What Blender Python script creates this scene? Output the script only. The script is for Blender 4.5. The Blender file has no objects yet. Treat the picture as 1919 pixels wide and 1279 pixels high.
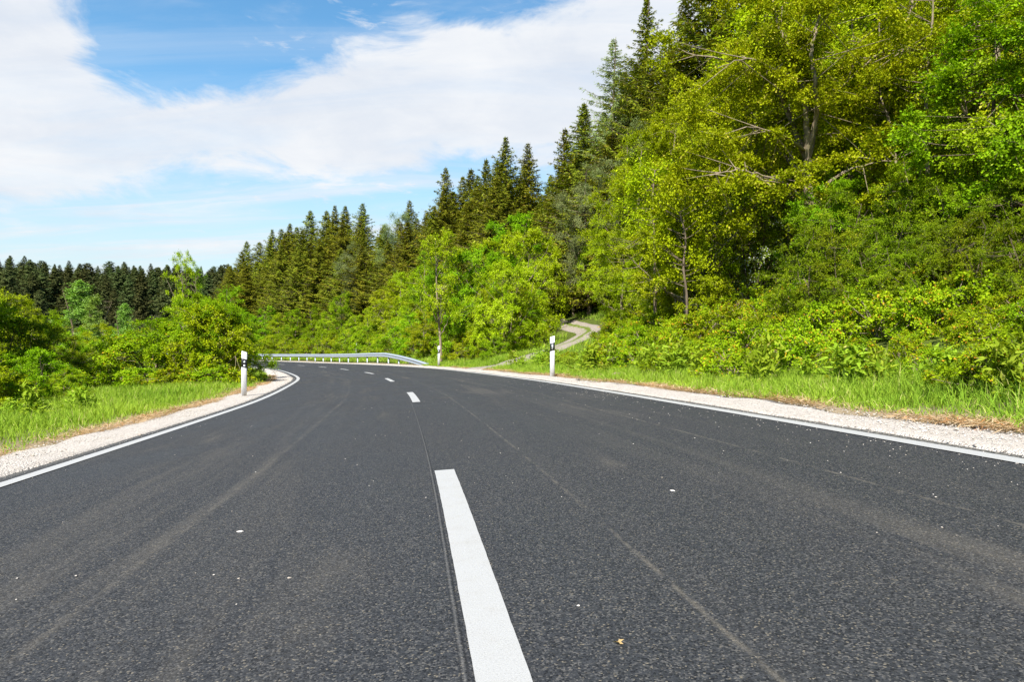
import bpy, math, random
import numpy as np
from mathutils import Vector

C = bpy.context.scene.collection
PI = math.pi
F = 1280.0            # focal length in photo pixels, frame 1919 wide
EYE = 0.72            # camera height above the centre line

# ------------------------------------------------------------------ camera
cam_d = bpy.data.cameras.new('camera')
cam_d.sensor_width = 36.0
cam_d.lens = 36.0 * F / 1919.0
cam_d.clip_start = 0.05
cam_d.clip_end = 8000
cam = bpy.data.objects.new('camera', cam_d)
C.objects.link(cam)
cam.location = (0, 0, EYE)
cam.rotation_euler = (math.radians(90), 0, 0)
bpy.context.scene.camera = cam

# ------------------------------------------------------------------ exposure
vs = bpy.context.scene.view_settings
vs.view_transform = 'Standard'
vs.look = 'None'
vs.gamma = 1.0
vs.exposure = 0.72

# ------------------------------------------------------------------ sun + sky
SUN_EL, SUN_AZ = 50.0, 22.0      # light travels forward and a little to the right
sd = bpy.data.lights.new('sun', 'SUN')
sd.energy = 5.0
sd.angle = math.radians(0.5)
sd.color = (1.0, 0.955, 0.88)
so = bpy.data.objects.new('sun', sd)
C.objects.link(so)
tr = Vector((math.sin(math.radians(SUN_AZ)) * math.cos(math.radians(SUN_EL)),
             math.cos(math.radians(SUN_AZ)) * math.cos(math.radians(SUN_EL)),
             -math.sin(math.radians(SUN_EL))))
so.rotation_euler = tr.to_track_quat('-Z', 'Y').to_euler()
so.location = (-10, -20, 40)

world = bpy.data.worlds.new('World')
bpy.context.scene.world = world
world.use_nodes = True


class NT:
    """small node-tree helper"""
    def __init__(self, nt):
        self.nt = nt
        for n in list(nt.nodes):
            nt.nodes.remove(n)

    def n(self, typ, **kw):
        nd = self.nt.nodes.new(typ)
        for k, v in kw.items():
            setattr(nd, k, v)
        return nd

    def put(self, sock, v):
        if isinstance(v, bpy.types.NodeSocket):
            self.nt.links.new(v, sock)
        elif v is not None:
            sock.default_value = v

    def math(self, op, a, b=None, c=None, clamp=False):
        nd = self.n('ShaderNodeMath', operation=op)
        nd.use_clamp = clamp
        for i, v in enumerate((a, b, c)):
            if v is not None:
                self.put(nd.inputs[i], v)
        return nd.outputs[0]

    def mix(self, f, a, b, mode='MIX'):
        nd = self.n('ShaderNodeMix', data_type='RGBA', blend_type=mode)
        nd.clamp_factor = True
        self.put(nd.inputs[0], f)
        self.put(nd.inputs[6], a if isinstance(a, bpy.types.NodeSocket) else (*a, 1.0)[:4])
        self.put(nd.inputs[7], b if isinstance(b, bpy.types.NodeSocket) else (*b, 1.0)[:4])
        return nd.outputs[2]

    def noise(self, vec, scale, detail=4, rough=0.55, dist=0.0):
        nd = self.n('ShaderNodeTexNoise')
        self.put(nd.inputs['Vector'], vec)
        nd.inputs['Scale'].default_value = scale
        nd.inputs['Detail'].default_value = detail
        nd.inputs['Roughness'].default_value = rough
        nd.inputs['Distortion'].default_value = dist
        return nd.outputs['Fac']

    def ramp(self, v, lo, hi, a=0.0, b=1.0):
        nd = self.n('ShaderNodeMapRange', interpolation_type='SMOOTHSTEP')
        self.put(nd.inputs[0], v)
        for i, q in enumerate((lo, hi, a, b)):
            nd.inputs[i + 1].default_value = q
        return nd.outputs[0]

    def mapping(self, vec, scale=(1, 1, 1), loc=(0, 0, 0)):
        nd = self.n('ShaderNodeMapping')
        self.put(nd.inputs[0], vec)
        nd.inputs['Location'].default_value = loc
        nd.inputs['Scale'].default_value = scale
        return nd.outputs[0]


# --- sky: physical sky with a layer of cloud laid out by compass direction and elevation
w = NT(world.node_tree)
sky = w.n('ShaderNodeTexSky', sky_type='NISHITA')
sky.sun_disc = False
sky.sun_elevation = math.radians(SUN_EL)
sky.sun_rotation = math.radians(180 + SUN_AZ)
sky.air_density = 1.0
sky.dust_density = 0.6
sky.ozone_density = 2.0
SKY_STRENGTH = 0.10
tc = w.n('ShaderNodeTexCoord')
sep = w.n('ShaderNodeSeparateXYZ')
w.put(sep.inputs[0], tc.outputs['Generated'])
X, Y, Z = sep.outputs
az = w.math('MULTIPLY', w.math('ARCTAN2', X, Y), 180 / PI)
el = w.math('MULTIPLY', w.math('ARCSINE', Z), 180 / PI)


def ang(px, py):
    return (math.degrees(math.atan((px - 960) / F)),
            math.degrees(math.atan((640 - py) / math.hypot(F, px - 960))))


def blob(px, py, rx, ry, tilt, amp):
    """soft elliptic patch of cloud centred in one direction of the sky (degrees)"""
    a0, e0 = ang(px, py)
    da = w.math('SUBTRACT', az, a0)
    de = w.math('SUBTRACT', el, e0)
    ct, st = math.cos(math.radians(tilt)), math.sin(math.radians(tilt))
    p = w.math('MULTIPLY_ADD', da, ct / rx, w.math('MULTIPLY', de, st / rx))
    q = w.math('MULTIPLY_ADD', da, -st / ry, w.math('MULTIPLY', de, ct / ry))
    r2 = w.math('ADD', w.math('MULTIPLY', p, p), w.math('MULTIPLY', q, q))
    g = w.math('EXPONENT', w.math('MULTIPLY', r2, -1.0))
    return w.math('MULTIPLY', g, amp)


def vsum(lst):
    s = lst[0]
    for x in lst[1:]:
        s = w.math('ADD', s, x)
    return s


# cloud-plane coordinates (perspective like a real layer) for the noise
zz = w.math('ADD', w.math('MAXIMUM', Z, 0.0), 0.12)
cx = w.math('DIVIDE', X, zz)
cy = w.math('DIVIDE', Y, zz)
cmb = w.n('ShaderNodeCombineXYZ')
w.put(cmb.inputs[0], cx)
w.put(cmb.inputs[1], cy)
n1 = w.noise(w.mapping(cmb.outputs[0], (0.8, 1.1, 1), (3.1, 1.7, 0)), 1.6, 9, 0.62, 0.35)
n2 = w.noise(w.mapping(cmb.outputs[0], (0.35, 1.4, 1), (8.1, 4.7, 0)), 2.2, 8, 0.6, 0.8)
dirn = w.noise(w.mapping(tc.outputs['Generated'], (1, 1, 2.2), (0.3, 0.1, 0.6)), 6.5, 10, 0.62, 0.5)
main = vsum([
    blob(-30, 60, 5.4, 7.0, 0, 1.3), blob(-170, 120, 8, 11, 0, 1.2), blob(40, 225, 6.5, 3.4, 0, 0.95),
    blob(270, 252, 6, 1.9, 4, 0.8), blob(440, 240, 6, 2.4, 3, 0.95), blob(600, 200, 6, 3.5, 4, 1.15), blob(760, 190, 6, 3.9, 8, 1.2),
    blob(930, 180, 6.5, 4.0, 12, 1.2), blob(1070, 160, 5.5, 4.6, 20, 1.25), blob(1240, 90, 5, 5.0, 22, 1.1),
    blob(860, 78, 2.8, 1.1, -4, 0.9), blob(1010, 305, 3, 1.0, 0, 0.4), blob(420, 320, 9, 0.9, 0, 0.35), blob(690, 300, 5, 1.0, 0, 0.7),
    blob(240, 345, 9, 2.0, 0, 0.35), blob(1450, 120, 14, 9, 0, 0.9)])
nz = w.math('ADD', w.math('MULTIPLY', w.math('SUBTRACT', n1, 0.5), 0.8),
            w.math('MULTIPLY', w.math('SUBTRACT', dirn, 0.5), 2.3))
dens = w.ramp(w.math('ADD', main, nz), 0.30, 0.98)
# thin streaky veil low in the sky
lowband = w.math('EXPONENT', w.math('MULTIPLY', w.math('POWER', w.math('DIVIDE', w.math('SUBTRACT', el, 7.5), 8.5), 2.0), -1.0))
veil = w.math('MULTIPLY', w.ramp(n2, 0.36, 0.72), w.math('MULTIPLY_ADD', lowband, 0.75, 0.16))
wisp = w.math('MULTIPLY', w.ramp(n1, 0.55, 0.85), 0.4)
n3 = w.noise(w.mapping(tc.outputs['Generated'], (1.0, 1.0, 3.6), (2.3, 0.7, 0.2)), 15.0, 8, 0.62, 0.5)
n4 = w.noise(tc.outputs['Generated'], 4.0, 3, 0.5, 0.2)
wisp = w.math('ADD', wisp, w.math('MULTIPLY', w.math('MULTIPLY', w.ramp(n3, 0.54, 0.74), w.ramp(n4, 0.42, 0.58)), 0.6))
cover = w.math('MAXIMUM', w.math('MULTIPLY', dens, w.ramp(n2, 0.28, 0.58, 0.80, 0.98)), w.math('ADD', veil, wisp), clamp=True)
shade = w.ramp(w.math('ADD', n1, w.math('MULTIPLY', dirn, 0.6)), 0.55, 1.05)
ccol = w.mix(shade, (4.7, 5.0, 5.5), (5.7, 5.8, 5.95))
hs = w.n('ShaderNodeHueSaturation')
hs.inputs['Saturation'].default_value = 1.24
hs.inputs['Value'].default_value = 1.0
w.put(hs.inputs['Color'], sky.outputs[0])
skyc = w.mix(1.0, hs.outputs[0], (1.42, 1.52, 1.34), 'MULTIPLY')
# pale air near the horizon
skyc = w.mix(w.ramp(el, 21.0, 0.0, 0.0, 0.88), skyc, (4.15, 4.75, 5.1))
fin = w.mix(cover, skyc, ccol)
# unseen sky behind and overhead is dimmed to weaken fill light; cloud bank ahead
dim_sky = w.mix(1.0, hs.outputs[0], (0.62, 0.72, 0.80), 'MULTIPLY')
front = w.math('MULTIPLY', w.ramp(Y, -0.05, 0.40), w.ramp(el, 62.0, 38.0))
fin = w.mix(front, dim_sky, fin)
bg = w.n('ShaderNodeBackground')
w.put(bg.inputs[0], fin)
bg.inputs[1].default_value = SKY_STRENGTH
wo = w.n('ShaderNodeOutputWorld')
w.nt.links.new(bg.outputs[0], wo.inputs[0])

rng = np.random.default_rng(11)
R = random.Random(5)

# ------------------------------------------------------------------ mesh helpers


def mesh_np(name, verts, faces, mats, smooth=False, fattr=None, vattr=None, midx=None, uv=None):
    """faces: list of (M,k) int arrays"""
    me = bpy.data.meshes.new(name)
    verts = np.asarray(verts, dtype=np.float32).reshape(-1, 3)
    me.vertices.add(len(verts))
    me.vertices.foreach_set('co', verts.ravel())
    faces = [np.asarray(f, dtype=np.int32) for f in faces if len(f)]
    nl = sum(f.size for f in faces)
    npol = sum(len(f) for f in faces)
    me.loops.add(nl)
    me.loops.foreach_set('vertex_index', np.concatenate([f.ravel() for f in faces]))
    tot = np.concatenate([np.full(len(f), f.shape[1], np.int32) for f in faces])
    st = np.concatenate([[0], np.cumsum(tot)[:-1]]).astype(np.int32)
    me.polygons.add(npol)
    me.polygons.foreach_set('loop_start', st)
    me.polygons.foreach_set('loop_total', tot)
    if smooth:
        me.polygons.foreach_set('use_smooth', np.ones(npol, bool))
    if midx is not None:
        me.polygons.foreach_set('material_index', np.asarray(midx, np.int32))
    for m in (mats if isinstance(mats, (list, tuple)) else [mats]):
        me.materials.append(m)
    if uv is not None:
        l = me.uv_layers.new(name='UVMap')
        vi = np.concatenate([f.ravel() for f in faces])
        l.data.foreach_set('uv', np.asarray(uv, np.float32)[vi].ravel())
    me.update(calc_edges=True)
    if vattr is not None:
        for k, a in vattr.items():
            at = me.attributes.new(k, 'FLOAT', 'POINT')
            at.data.foreach_set('value', np.asarray(a, np.float32))
    return me


def link(name, me, parent=None, loc=None):
    o = bpy.data.objects.new(name, me)
    C.objects.link(o)
    if parent is not None:
        o.parent = parent
    if loc is not None:
        o.location = loc
    return o


def tag(o, label=None, cat=None, group=None, kind=None):
    if label:
        o['label'] = label
    if cat:
        o['category'] = cat
    if group:
        o['group'] = group
    if kind:
        o['kind'] = kind
    return o


def empty(name, loc, rz=0.0, sc=(1, 1, 1)):
    o = bpy.data.objects.new(name, None)
    C.objects.link(o)
    o.empty_display_size = 0.3
    o.location = loc
    o.rotation_euler = (0, 0, rz)
    o.scale = sc
    return o


def unit(v):
    v = np.asarray(v, float)
    return v / (np.linalg.norm(v, axis=-1, keepdims=True) + 1e-9)


class Tubes:
    def __init__(self):
        self.v, self.q, self.n = [], [], 0

    def add(self, pts, rad, sides=6, cap=False):
        pts = np.asarray(pts, float)
        rad = np.asarray(rad, float)
        m = len(pts)
        t = unit(np.gradient(pts, axis=0))
        ref = np.array([0, 0, 1.0]) if abs(t[:, 2].mean()) < 0.75 else np.array([1.0, 0, 0])
        a = unit(np.cross(t, ref))
        b = np.cross(t, a)
        th = np.arange(sides) * 2 * PI / sides
        ring = (a[:, None, :] * np.cos(th)[None, :, None] + b[:, None, :] * np.sin(th)[None, :, None]) * rad[:, None, None]
        V = (pts[:, None, :] + ring).reshape(-1, 3)
        i = np.arange(m - 1)[:, None] * sides
        j = np.arange(sides)[None, :]
        k = (j + 1) % sides
        Q = np.stack([i + j, i + k, i + sides + k, i + sides + j], -1).reshape(-1, 4) + self.n
        self.v.append(V)
        self.q.append(Q)
        self.n += len(V)

    def mesh(self, name, mat):
        return mesh_np(name, np.concatenate(self.v), [np.concatenate(self.q)], mat, smooth=True)


def leaves_np(c, axis, nrm, L, W, fold=0.25):
    """rhombic folded leaves; returns verts, tris"""
    axis = unit(axis)
    side = unit(np.cross(axis, nrm))
    up = np.cross(side, axis)
    n = len(c)
    L = np.broadcast_to(L, (n,))[:, None]
    W = np.broadcast_to(W, (n,))[:, None]
    v0 = c
    v1 = c + axis * L * 0.45 + side * W * 0.5 + up * W * fold
    v2 = c + axis * L
    v3 = c + axis * L * 0.45 - side * W * 0.5 + up * W * fold
    V = np.stack([v0, v1, v2, v3], 1).reshape(-1, 3)
    i = np.arange(n)[:, None] * 4
    T = np.concatenate([i + np.array([[0, 1, 2]]), i + np.array([[0, 2, 3]])], 1).reshape(-1, 3)
    return V, T


def bez(a, b, c, n):
    t = np.linspace(0, 1, n)[:, None]
    return (1 - t) ** 2 * a + 2 * t * (1 - t) * b + t * t * c

# ------------------------------------------------------------------ materials


def new_mat(name):
    m = bpy.data.materials.new(name)
    m.use_nodes = True
    return m, NT(m.node_tree)


def out(nt, bsdf, disp=None):
    o = nt.n('ShaderNodeOutputMaterial')
    nt.nt.links.new(bsdf, o.inputs[0])


def pbsdf(nt, col, rough=0.8, spec=0.3, metal=0.0, normal=None):
    p = nt.n('ShaderNodeBsdfPrincipled')
    nt.put(p.inputs['Base Color'], col if isinstance(col, bpy.types.NodeSocket) else (*col, 1.0)[:4])
    nt.put(p.inputs['Roughness'], rough)
    nt.put(p.inputs['Specular IOR Level'], spec)
    nt.put(p.inputs['Metallic'], metal)
    if normal is not None:
        nt.put(p.inputs['Normal'], normal)
    return p.outputs[0]


def bump(nt, h, strength, dist):
    b = nt.n('ShaderNodeBump')
    nt.put(b.inputs['Height'], h)
    b.inputs['Strength'].default_value = strength
    b.inputs['Distance'].default_value = dist
    return b.outputs[0]


def leaf_mat(name, c_lo, c_hi, c_odd, odd=0.93, trans=0.45, rough=0.5, hue_tree=0.16):
    """c_lo / c_hi: leaf colours, c_odd: the few differently coloured leaves"""
    m, t = new_mat(name)
    at = t.n('ShaderNodeAttribute', attribute_name='var')
    v = at.outputs['Fac']
    oi = t.n('ShaderNodeObjectInfo')
    rnd = oi.outputs['Random']
    col = t.mix(v, c_lo, c_hi)
    at2 = t.n('ShaderNodeAttribute', attribute_name='odd')
    col = t.mix(t.ramp(at2.outputs['Fac'], odd, odd + 0.04), col, c_odd)
    h = t.n('ShaderNodeHueSaturation')
    t.put(h.inputs['Color'], col)
    t.put(h.inputs['Hue'], t.math('MULTIPLY_ADD', rnd, hue_tree * 0.2, 0.5 - hue_tree * 0.1))
    t.put(h.inputs['Value'], t.math('MULTIPLY_ADD', rnd, hue_tree * 2.2, 1.0 - hue_tree * 1.1))
    col = h.outputs[0]
    p = pbsdf(t, col, rough + 0.15, 0.04)
    tl = t.n('ShaderNodeBsdfTranslucent')
    tcol = t.mix(1.0, col, (1.45, 1.35, 0.55), 'MULTIPLY')
    t.put(tl.inputs[0], tcol)
    mx = t.n('ShaderNodeMixShader')
    mx.inputs[0].default_value = trans * 0.7
    t.nt.links.new(p, mx.inputs[1])
    t.nt.links.new(tl.outputs[0], mx.inputs[2])
    out(t, mx.outputs[0])
    return m


M = {}
M['leaf_yellow'] = leaf_mat('yellow_green_leaf', (0.21, 0.315, 0.005), (0.49, 0.60, 0.010), (0.62, 0.64, 0.10), 0.90, 0.33)
M['leaf_olive'] = leaf_mat('olive_green_leaf', (0.19, 0.285, 0.005), (0.47, 0.565, 0.010), (0.58, 0.56, 0.07), 0.92, 0.33)
M['leaf_bright'] = leaf_mat('fresh_green_leaf', (0.13, 0.27, 0.005), (0.36, 0.54, 0.010), (0.52, 0.62, 0.08), 0.93, 0.33)
M['leaf_pale'] = leaf_mat('pale_green_leaf', (0.21, 0.36, 0.055), (0.36, 0.52, 0.11), (0.48, 0.58, 0.22), 0.9, 0.33)
M['leaf_mid'] = leaf_mat('mid_green_leaf', (0.100, 0.165, 0.005), (0.29, 0.40, 0.010), (0.46, 0.47, 0.03), 0.93, 0.33)  # leaf colour darkened so these bushes read as standing in woodland shade
M['leaf_bramble'] = leaf_mat('bramble_leaf', (0.14, 0.25, 0.005), (0.42, 0.54, 0.012), (0.62, 0.33, 0.03), 0.91, 0.33)
M['leaf_blossom'] = leaf_mat('blossom_leaf', (0.16, 0.25, 0.020), (0.32, 0.40, 0.030), (0.82, 0.84, 0.78), 0.80, 0.3)
M['spruce'] = leaf_mat('spruce_needles', (0.125, 0.165, 0.014), (0.30, 0.32, 0.020), (0.33, 0.27, 0.03), 0.9, 0.15, 0.6)
M['spruce_far'] = leaf_mat('far_spruce_needles', (0.066, 0.092, 0.030), (0.155, 0.170, 0.052), (0.08, 0.13, 0.03), 0.9, 0.12, 0.6, 0.30)
M['pine'] = leaf_mat('pine_needles', (0.17, 0.225, 0.075), (0.30, 0.36, 0.14), (0.38, 0.38, 0.12), 0.92, 0.2, 0.6)
M['larch'] = leaf_mat('larch_needles', (0.25, 0.38, 0.125), (0.40, 0.54, 0.20), (0.46, 0.55, 0.2), 0.9, 0.35, 0.6)
M['grass'] = leaf_mat('grass_blades', (0.15, 0.29, 0.022), (0.40, 0.52, 0.050), (0.60, 0.55, 0.20), 0.94, 0.35, 0.5)
M['dry'] = leaf_mat('dry_grass_blades', (0.42, 0.29, 0.14), (0.68, 0.53, 0.32), (0.50, 0.25, 0.09), 0.86, 0.2, 0.7)
M['weed'] = leaf_mat('weed_leaves', (0.20, 0.32, 0.014), (0.36, 0.48, 0.040), (0.6, 0.55, 0.14), 0.93, 0.35, 0.5)


def bark_mat(name, c1, c2, c3):
    m, t = new_mat(name)
    tcn = t.n('ShaderNodeTexCoord')
    mp = t.mapping(tcn.outputs['Object'], (6, 6, 1.6))
    a = t.noise(mp, 3.0, 6, 0.65, 0.4)
    b = t.noise(tcn.outputs['Object'], 1.3, 3)
    col = t.mix(t.ramp(a, 0.35, 0.65), c1, c2)
    col = t.mix(t.ramp(b, 0.5, 0.7), col, c3)
    out(t, pbsdf(t, col, 0.85, 0.2, normal=bump(t, a, 0.7, 0.02)))
    return m


M['bark_pale'] = bark_mat('pale_bark', (0.20, 0.155, 0.10), (0.40, 0.32, 0.22), (0.24, 0.22, 0.10))
M['bark_grey'] = bark_mat('grey_brown_bark', (0.12, 0.09, 0.06), (0.26, 0.20, 0.14), (0.20, 0.16, 0.09))
M['bark_dark'] = bark_mat('dark_spruce_bark', (0.07, 0.05, 0.035), (0.19, 0.14, 0.10), (0.13, 0.10, 0.07))

# ------------------------------------------------------------------ the road's line
ctrl = np.array([(7.0, -150), (4.6, -70), (2.55, -25), (1.0, -8), (0.17, 0), (-0.046, 1.51), (-0.447, 4.29), (-1.52, 10.7),
                 (-2.12, 13.9), (-3.50, 19.8), (-5.75, 28.2), (-8.65, 36.2), (-12.35, 45.2), (-16.1, 53.0),
                 (-20.3, 61), (-25.1, 69.4), (-30.6, 77.6), (-36.8, 85.0), (-52, 100), (-82, 124), (-130, 152), (-230, 200)], float)


def catmull(P, n=14):
    outp = []
    for i in range(1, len(P) - 2):
        p0, p1, p2, p3 = P[i - 1], P[i], P[i + 1], P[i + 2]
        # centripetal parametrisation
        t0 = 0
        t1 = t0 + np.linalg.norm(p1 - p0) ** 0.5
        t2 = t1 + np.linalg.norm(p2 - p1) ** 0.5
        t3 = t2 + np.linalg.norm(p3 - p2) ** 0.5
        for t in np.linspace(t1, t2, n, endpoint=False):
            A1 = (t1 - t) / (t1 - t0) * p0 + (t - t0) / (t1 - t0) * p1
            A2 = (t2 - t) / (t2 - t1) * p1 + (t - t1) / (t2 - t1) * p2
            A3 = (t3 - t) / (t3 - t2) * p2 + (t - t2) / (t3 - t2) * p3
            B1 = (t2 - t) / (t2 - t0) * A1 + (t - t0) / (t2 - t0) * A2
            B2 = (t3 - t) / (t3 - t1) * A2 + (t - t1) / (t3 - t1) * A3
            outp.append((t2 - t) / (t2 - t1) * B1 + (t - t1) / (t2 - t1) * B2)
    outp.append(P[-2])
    return np.array(outp)


cl = catmull(ctrl)
ds = np.concatenate([[0], np.cumsum(np.linalg.norm(np.diff(cl, axis=0), axis=1))])
S0 = np.interp(1.51, cl[:, 1], ds)              # arc length at the near end of the first dash
ss = np.arange(0, ds[-1], 0.5)
CL = np.stack([np.interp(ss, ds, cl[:, 0]), np.interp(ss, ds, cl[:, 1])], 1)
# light smoothing
for _ in range(6):
    CL[1:-1] = 0.25 * CL[:-2] + 0.5 * CL[1:-1] + 0.25 * CL[2:]
TG = unit(np.gradient(CL, axis=0))
NR = np.stack([TG[:, 1], -TG[:, 0]], 1)       # to the right of the road
SS = ss - S0


def zc(y):
    return np.interp(y, [-150, 0, 62, 90, 150, 400], [3.0, 0, -1.42, -1.95, -2.6, -4.0])


def bank(y):
    return np.interp(y, [0, 40, 65, 110], [0.050, 0.048, 0.030, 0.02])


def at_s(s):
    """centre point, right normal and tangent at arc length s (0 = near end of the first dash)"""
    x = np.interp(s, SS, CL[:, 0])
    y = np.interp(s, SS, CL[:, 1])
    n = unit(np.stack([np.interp(s, SS, NR[:, 0]), np.interp(s, SS, NR[:, 1])], -1))
    return x, y, n


def on_road(s, o, dz=0.0):
    x, y, n = at_s(s)
    X_ = x + n[..., 0] * o
    Y_ = y + n[..., 1] * o
    return np.stack([X_, Y_, zc(y) + bank(y) * o + dz], -1)


def nearest(x, y):
    """signed offset from the centre line and centre y"""
    P = np.stack([np.ravel(x), np.ravel(y)], 1)
    off = np.empty(len(P))
    cyv = np.empty(len(P))
    sv = np.empty(len(P))
    for i in range(0, len(P), 4000):
        q = P[i:i + 4000]
        d2 = ((q[:, None, :] - CL[None, :, :]) ** 2).sum(-1)
        k = d2.argmin(1)
        dv = q - CL[k]
        al = (dv * TG[k]).sum(1)
        o = (dv * NR[k]).sum(1)
        dist = np.sqrt(d2[np.arange(len(k)), k])
        off[i:i + 4000] = np.where(np.abs(al) < 0.6, o, np.sign(o) * dist)
        cyv[i:i + 4000] = CL[k, 1] + al.clip(-.6, .6) * TG[k, 1]
        sv[i:i + 4000] = SS[k] + al.clip(-.6, .6)
    return off.reshape(np.shape(x)), cyv.reshape(np.shape(x)), sv.reshape(np.shape(x))


def sstep(x, a, b):
    t = np.clip((x - a) / (b - a), 0, 1)
    return t * t * (3 - 2 * t)


def wob(x, y, f, s=0.0):
    return (np.sin(x * f + 1.3 + s) * np.cos(y * f * 0.8 + 2.1 * s) + np.sin((x + y) * f * 0.53 + s * 3.7) * np.cos((x - 1.7 * y) * f * 0.41)) * 0.5


def gz(x, y, raw=False):
    x = np.asarray(x, float)
    y = np.asarray(y, float)
    o, cyy, s = nearest(x, y)
    oc = np.clip(o, -4.6, 5.0)
    z = zc(cyy) + bank(cyy) * oc
    t = np.maximum(o - 5.0, 0)
    rise = 0.22 * t + 0.010 * t ** 2
    rise = np.where(t > 16, 0.22 * 16 + 2.56 + (t - 16) * 0.50, rise)
    rise = 26 * (1 - np.exp(-rise / 26.0))
    amp = np.interp(s, [-40, 45, 95, 160], [1.0, 1.0, 0.62, 0.45])
    z = z + rise * amp
    u = np.maximum(-o - 4.6, 0)
    fall = 0.04 * np.minimum(u, 4.5) + 0.32 * np.maximum(u - 4.5, 0)
    fall = 8.5 * (1 - np.exp(-fall / 8.5))
    z = z - fall
    d = np.hypot(x, y)
    z = z + 17 * sstep(d, 165, 470) * sstep(y, 20, 140)
    near = np.abs(o)
    z = z - 0.13 * (1 - sstep(near, 3.3, 4.0))
    edge = sstep(near, 4.2, 6.0)
    z = z + edge * (0.05 * wob(x, y, 1.9) + 0.16 * wob(x, y, 0.45, 1.0)) + sstep(near, 12, 40) * 0.9 * wob(x, y, 0.09, 2.0)
    return z


def gz1(x, y):
    return float(gz(np.array([x]), np.array([y]))[0])


# ------------------------------------------------------------------ terrain sheet
def axis_lines(lo, hi, f0, f1, step, growth=1.16, cap=60):
    c = list(np.arange(f0, f1 + 1e-6, step))
    s = step
    a = f1
    while a < hi:
        s = min(s * growth, cap)
        a += s
        c.append(a)
    s = step
    a = f0
    while a > lo:
        s = min(s * growth, cap)
        a -= s
        c.insert(0, a)
    return np.array(c)


gx = axis_lines(-3000, 3000, -16, 16, 0.42, 1.09, 200)
gy = axis_lines(-1500, 4000, -4, 60, 0.45, 1.09, 200)
GX, GY = np.meshgrid(gx, gy)
GZ = gz(GX, GY)
V = np.stack([GX, GY, GZ], -1).reshape(-1, 3)
nx, ny = len(gx), len(gy)
ii = (np.arange(ny - 1)[:, None] * nx + np.arange(nx - 1)[None, :]).ravel()
Q = np.stack([ii, ii + 1, ii + nx + 1, ii + nx], 1)
mg, t = new_mat('ground_soil_and_moss')
tcn = t.n('ShaderNodeTexCoord')
ob = tcn.outputs['Object']
a1 = t.noise(ob, 0.35, 5, 0.6)
a2 = t.noise(ob, 6.0, 6, 0.7)
a3 = t.noise(ob, 40.0, 4, 0.7)
col = t.mix(t.ramp(a2, 0.4, 0.62), (0.060, 0.085, 0.014), (0.115, 0.150, 0.022))
col = t.mix(t.ramp(a1, 0.50, 0.68), col, (0.16, 0.12, 0.07))
col = t.mix(t.ramp(a3, 0.55, 0.75, 0, 0.6), col, (0.20, 0.16, 0.09))
vat = t.n('ShaderNodeAttribute', attribute_name='verge')
col = t.mix(t.math('MULTIPLY', vat.outputs['Fac'], t.ramp(a2, 0.25, 0.6, 0.55, 1.0)), col, (0.36, 0.28, 0.18))
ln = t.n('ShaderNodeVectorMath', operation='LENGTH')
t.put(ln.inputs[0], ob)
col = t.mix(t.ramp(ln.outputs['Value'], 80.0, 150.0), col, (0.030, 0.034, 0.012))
out(t, pbsdf(t, col, 0.95, 0.1, normal=bump(t, a3, 0.6, 0.03)))
go_, _, _ = nearest(GX, GY)
vg = (1 - sstep(np.abs(go_), 4.15, 5.1)).ravel()
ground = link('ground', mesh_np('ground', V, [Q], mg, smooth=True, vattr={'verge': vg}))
tag(ground, 'grassy and wooded ground around the bend', kind='structure')

# ------------------------------------------------------------------ road surface
def strip(name, s_arr, o_arr, mat, dz=0.0, zfun=None, smooth=True, oj=None):
    """sheet following the road; s_arr x o_arr grid, uv in metres"""
    Sg, Og = np.meshgrid(s_arr, o_arr, indexing='ij')
    if oj is not None:
        Og2 = Og + oj(Sg, Og)
    else:
        Og2 = Og
    P = on_road(Sg.ravel(), Og2.ravel(), dz)
    if zfun is not None:
        P[:, 2] += zfun(Sg.ravel(), Og.ravel(), P)
    n, m = len(s_arr), len(o_arr)
    i = (np.arange(n - 1)[:, None] * m + np.arange(m - 1)[None, :]).ravel()
    q = np.stack([i, i + 1, i + m + 1, i + m], 1)
    uv = np.stack([Og2.ravel(), Sg.ravel()], 1)
    return mesh_np(name, P, [q], mat, smooth=smooth, uv=uv)


ma, t = new_mat('asphalt')
uvn = t.n('ShaderNodeUVMap', uv_map='UVMap').outputs[0]
su = t.n('ShaderNodeSeparateXYZ')
t.put(su.inputs[0], uvn)
U, Vv = su.outputs[0], su.outputs[1]
vor = t.n('ShaderNodeTexVoronoi', feature='F1')
t.put(vor.inputs['Vector'], uvn)
vor.inputs['Scale'].default_value = 195.0
cell = vor.outputs['Color']
cs = t.n('ShaderNodeSeparateColor')
t.put(cs.inputs[0], cell)
grain = t.noise(uvn, 260.0, 3, 0.8)
mid = t.noise(uvn, 38.0, 5, 0.75)
blot = t.noise(t.mapping(uvn, (1.0, 0.25, 1)), 1.1, 5, 0.6, 0.6)
streak = t.noise(t.mapping(uvn, (5.0, 0.22, 1)), 1.0, 6, 0.62, 0.3)
fine = t.noise(t.mapping(uvn, (30.0, 0.8, 1)), 1.0, 4, 0.6)
col = t.mix(t.ramp(mid, 0.3, 0.7), (0.022, 0.0235, 0.026), (0.050, 0.0525, 0.057))
col = t.mix(t.ramp(cs.outputs[0], 0.66, 0.95, 0, 0.85), col, (0.120, 0.115, 0.106))
col = t.mix(t.ramp(cs.outputs[1], 0.95, 0.99, 0, 0.9), col, (0.20, 0.175, 0.13))
col = t.mix(t.ramp(cs.outputs[2], 0.32, 0.12, 0, 0.85), col, (0.010, 0.0105, 0.013))


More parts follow.
